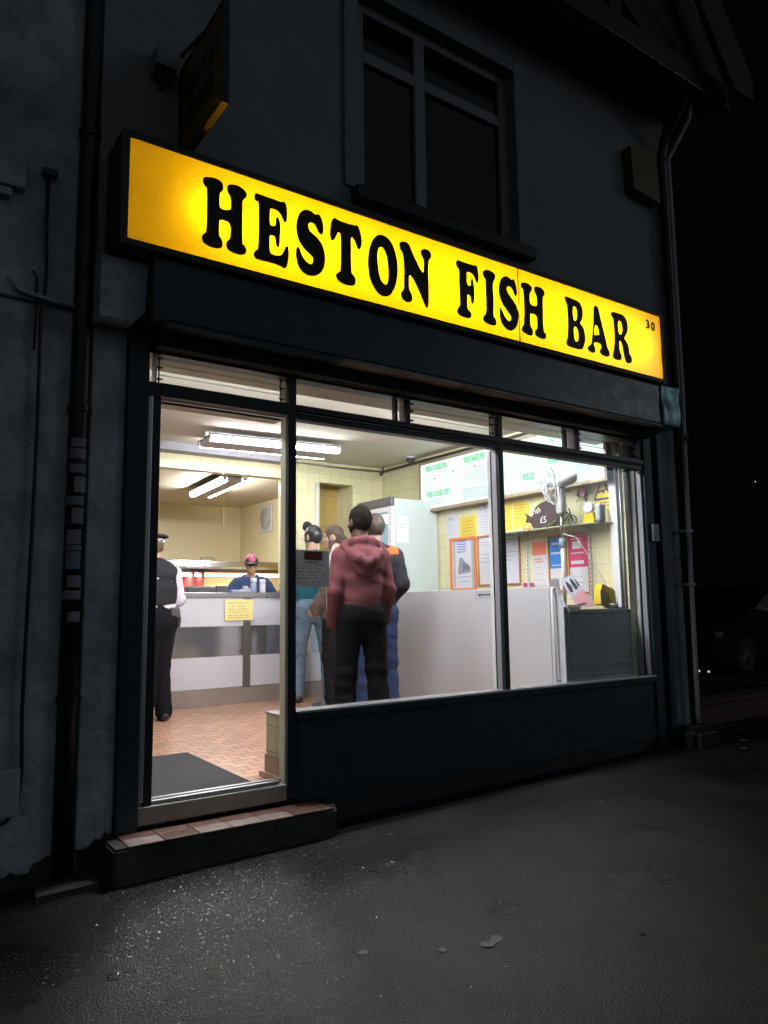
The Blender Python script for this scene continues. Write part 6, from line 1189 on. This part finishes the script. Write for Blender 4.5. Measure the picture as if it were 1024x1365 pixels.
g = p.grid(z0=.90, z1=1.16); g.cap((-.05*K, 0, 1.09*K), (.05*K, 0, 1.09*K), .140*K, k=.02, fy=.86); Zb = np.broadcast_to(g.ax[2][None, None, :], g.F.shape); g.F = np.maximum(g.F, np.abs(Zb-1.09*K)-.018).astype(np.float32); p.put('belt', g, mat('white_belt_flap', (.62, .62, .66), .6))
for q_ in ((.125, .185, -.11, -.02, .92, 1.02), (.160, .215, -.03, .05, .88, 1.03), (.09, .15, -.135, -.09, .94, 1.02), (-.19, -.12, -.10, .0, .90, 1.02)):
    o = obj('belt_pouch', bx(*q_, .012), M['gdark']); o.parent = p.t
o = obj('baton', tube(B(), [(.185, -.07, 1.0), (.205, -.06, .90), (.195, -.05, .84)], .016, 8), M['gdark'], smooth=True); o.parent = p.t
bm = B(); tube(bm, [(.10, -.06, 1.30), (.155, -.05, 1.325), (.185, .0, 1.29), (.19, .05, 1.22)], .005, 6); tube(bm, [(.03, -.10, 1.315), (.10, -.09, 1.33), (.16, -.04, 1.315)], .004, 6); o = obj('radio_cable', bm, M['gdark']); o.parent = p.t
g = p.grid(z1=1.12); p.legs(g, .022, flare=.020); g.cap((0, -.01, .90), (0, -.0, 1.03), .150*K, .140*K, .05, fy=.85); g.disp(folds(.006, 46, 22, 30, ((.42, .1), (.12, .1)))); p.put('trousers', g, mat('black_uniform_trousers', (.007, .007, .009), .9, spec=.08))
p.shoes(mat('black_boots', (.015, .015, .015), .35)); p.hair(mat('short_brown_hair', (.10, .06, .04), .7), e=.004)
g = SDF(p.J['head']+np.array((-.17, -.17, .0)), p.J['head']+np.array((.17, .20, .20)), .007); g.cap(p.hp_(0, 0, .055), p.hp_(0, 0, .085), .088*K, .092*K, .008, fy=1.12); g.halfspace((0, 0, -1), -(p.J['head'][2]+.035*K)); Zb = np.broadcast_to(g.ax[2][None, None, :], g.F.shape)
g2 = g.F.copy(); g.F = np.maximum(g.F, Zb-(p.J['head'][2]+.088*K)).astype(np.float32); p.put('cap_band', g, mat('black_white_band', (.5, .5, .5), .6))
g = SDF(p.J['head']+np.array((-.19, -.19, .05)), p.J['head']+np.array((.19, .22, .20)), .007); inv = np.array(p.hrot().inverted()); g.ell(p.hp_(0, .0, .112), np.array((.125, .138, .030))*K, .01, rot=inv); p.put('cap_crown', g, cloth('navy_cap_cloth', (.025, .018, .028), .7))
def chequer():
    m = bpy.data.materials['black_white_band']; n = m.node_tree; b = n.nodes['Principled BSDF']; c = n.nodes.new('ShaderNodeTexChecker'); c.inputs['Scale'].default_value = 45; c.inputs['Color1'].default_value = (.70, .70, .72, 1); c.inputs['Color2'].default_value = (.02, .02, .02, 1)
    tcn = n.nodes.new('ShaderNodeTexCoord'); n.links.new(tcn.outputs['Object'], c.inputs['Vector']); n.links.new(c.outputs['Color'], b.inputs['Base Color'])
chequer()

# --- cashier behind the counter
p = Fig('cashier in a pink and black cap, glasses and a blue T-shirt behind the counter', (3.78, 4.14), R(157), 1.64, head_yaw=R(4), pitch=R(-9), stance=.11, girth=1.08, skin=(.52, .30, .20),
        arms=[((-.29, .04, 1.25), (-.27, .20, 1.42-.02)), ((.30, .03, 1.24), (.16, .22, 1.41))])
for i, q in enumerate(((-.285, .04, 1.10), (.30, .04, 1.12))): p.J['el'][i] = np.array(q)
p.J['wr'] = [np.array((-.34, .24, 1.215)), np.array((.06, .26, 1.215))]; p.J['head'] = p.J['head']+np.array((0, .03, -.02)); K = p.k
p.body(hands=((-.2, 1, -.05), (-.8, .6, -.02)), pn=((0, 0, -1), (0, 0, -1)), curl=.35, h=.008)
g = p.grid(h=.010); p.torso(g, .014, lo=.97); p.arms(g, .020, upto=.05); g.disp(folds(.006, 54)); g.ell(p.J['neck']+np.array((0, .03, .045)), (.072, .075, .055), .01, op='s'); g.halfspace((0, 0, -1), -.80); p.put('t_shirt', g, cloth('blue_t_shirt', (.035, .060, .14)))
g = p.grid(z1=.9); p.legs(g, .014); p.put('trousers', g, cloth('dark_trousers', (.02, .02, .03))); p.shoes(mat('cashier_shoes', (.02, .02, .02), .5))
p.hair(mat('dark_hair_cashier', (.02, .015, .012), .6), e=.006)
g = SDF(p.J['head']+np.array((-.16, -.20, -.10)), p.J['head']+np.array((.16, .26, .20)), .007); p.skull(g, .016, face=False); inv = np.array(p.hrot().inverted())
nrm = p.hrot() @ Vector((0, -.15, -1)).normalized(); g.halfspace(tuple(nrm), float(np.dot(np.array(nrm), p.hp_(0, 0, .022)))); cp_ = p.put('cap', g, mat('pink_cap_cloth', (.42, .12, .19), .8))
g = SDF(p.J['head']+np.array((-.16, -.10, -.10)), p.J['head']+np.array((.16, .28, .20)), .006); p.skull(g, .019, face=False); g.halfspace(tuple(nrm), float(np.dot(np.array(nrm), p.hp_(0, 0, .026))))
n2 = p.hrot() @ Vector((0, -1, .25)).normalized(); g.halfspace(tuple(n2), float(np.dot(np.array(n2), p.hp_(0, .035, .05)))); g.ell(p.hp_(0, .10, .085), (.045, .06, .040), .004, op='s', rot=inv); p.put('cap_front', g, mat('black_cap_front', (.02, .015, .02), .8))
g = SDF(p.J['head']+np.array((-.16, .0, -.12)), p.J['head']+np.array((.16, .30, .15)), .006); g.ell(p.hp_(0, .10, .030), np.array((.080, .100, .012))*K, .004, rot=inv); p.put('cap_peak', g, mat('black_cap_peak', (.02, .015, .02), .7))
bm = B()
for sx in (-1, 1):
    c = [tuple(p.hp_(sx*.032+.024*math.cos(a), .110, .0+.018*math.sin(a))) for a in [i*math.pi/8 for i in range(17)]]; tube(bm, c, .0022, 5); tube(bm, [tuple(p.hp_(sx*.056, .106, .004)), tuple(p.hp_(sx*.080, .0, .01))], .002, 5)
tube(bm, [tuple(p.hp_(-.009, .111, .002)), tuple(p.hp_(.009, .111, .002))], .002, 5); o = obj('glasses', bm, M['blackm']); o.parent = p.t
for sx in (-1, 1):
    bm = B(); bmesh.ops.create_icosphere(bm, subdivisions=2, radius=.011*K); bmesh.ops.translate(bm, vec=tuple(p.hp_(sx*.030, .084, .004)), verts=bm.verts); o = obj('eye', bm, mat('dark_eye', (.03, .02, .02), .2), smooth=True); o.parent = p.t
bm = B(); box(bm, .045, .085, .118, .122, 1.155, 1.20, .004); o = obj('shirt_badge', bm, M['plasticw']); o.parent = p.t
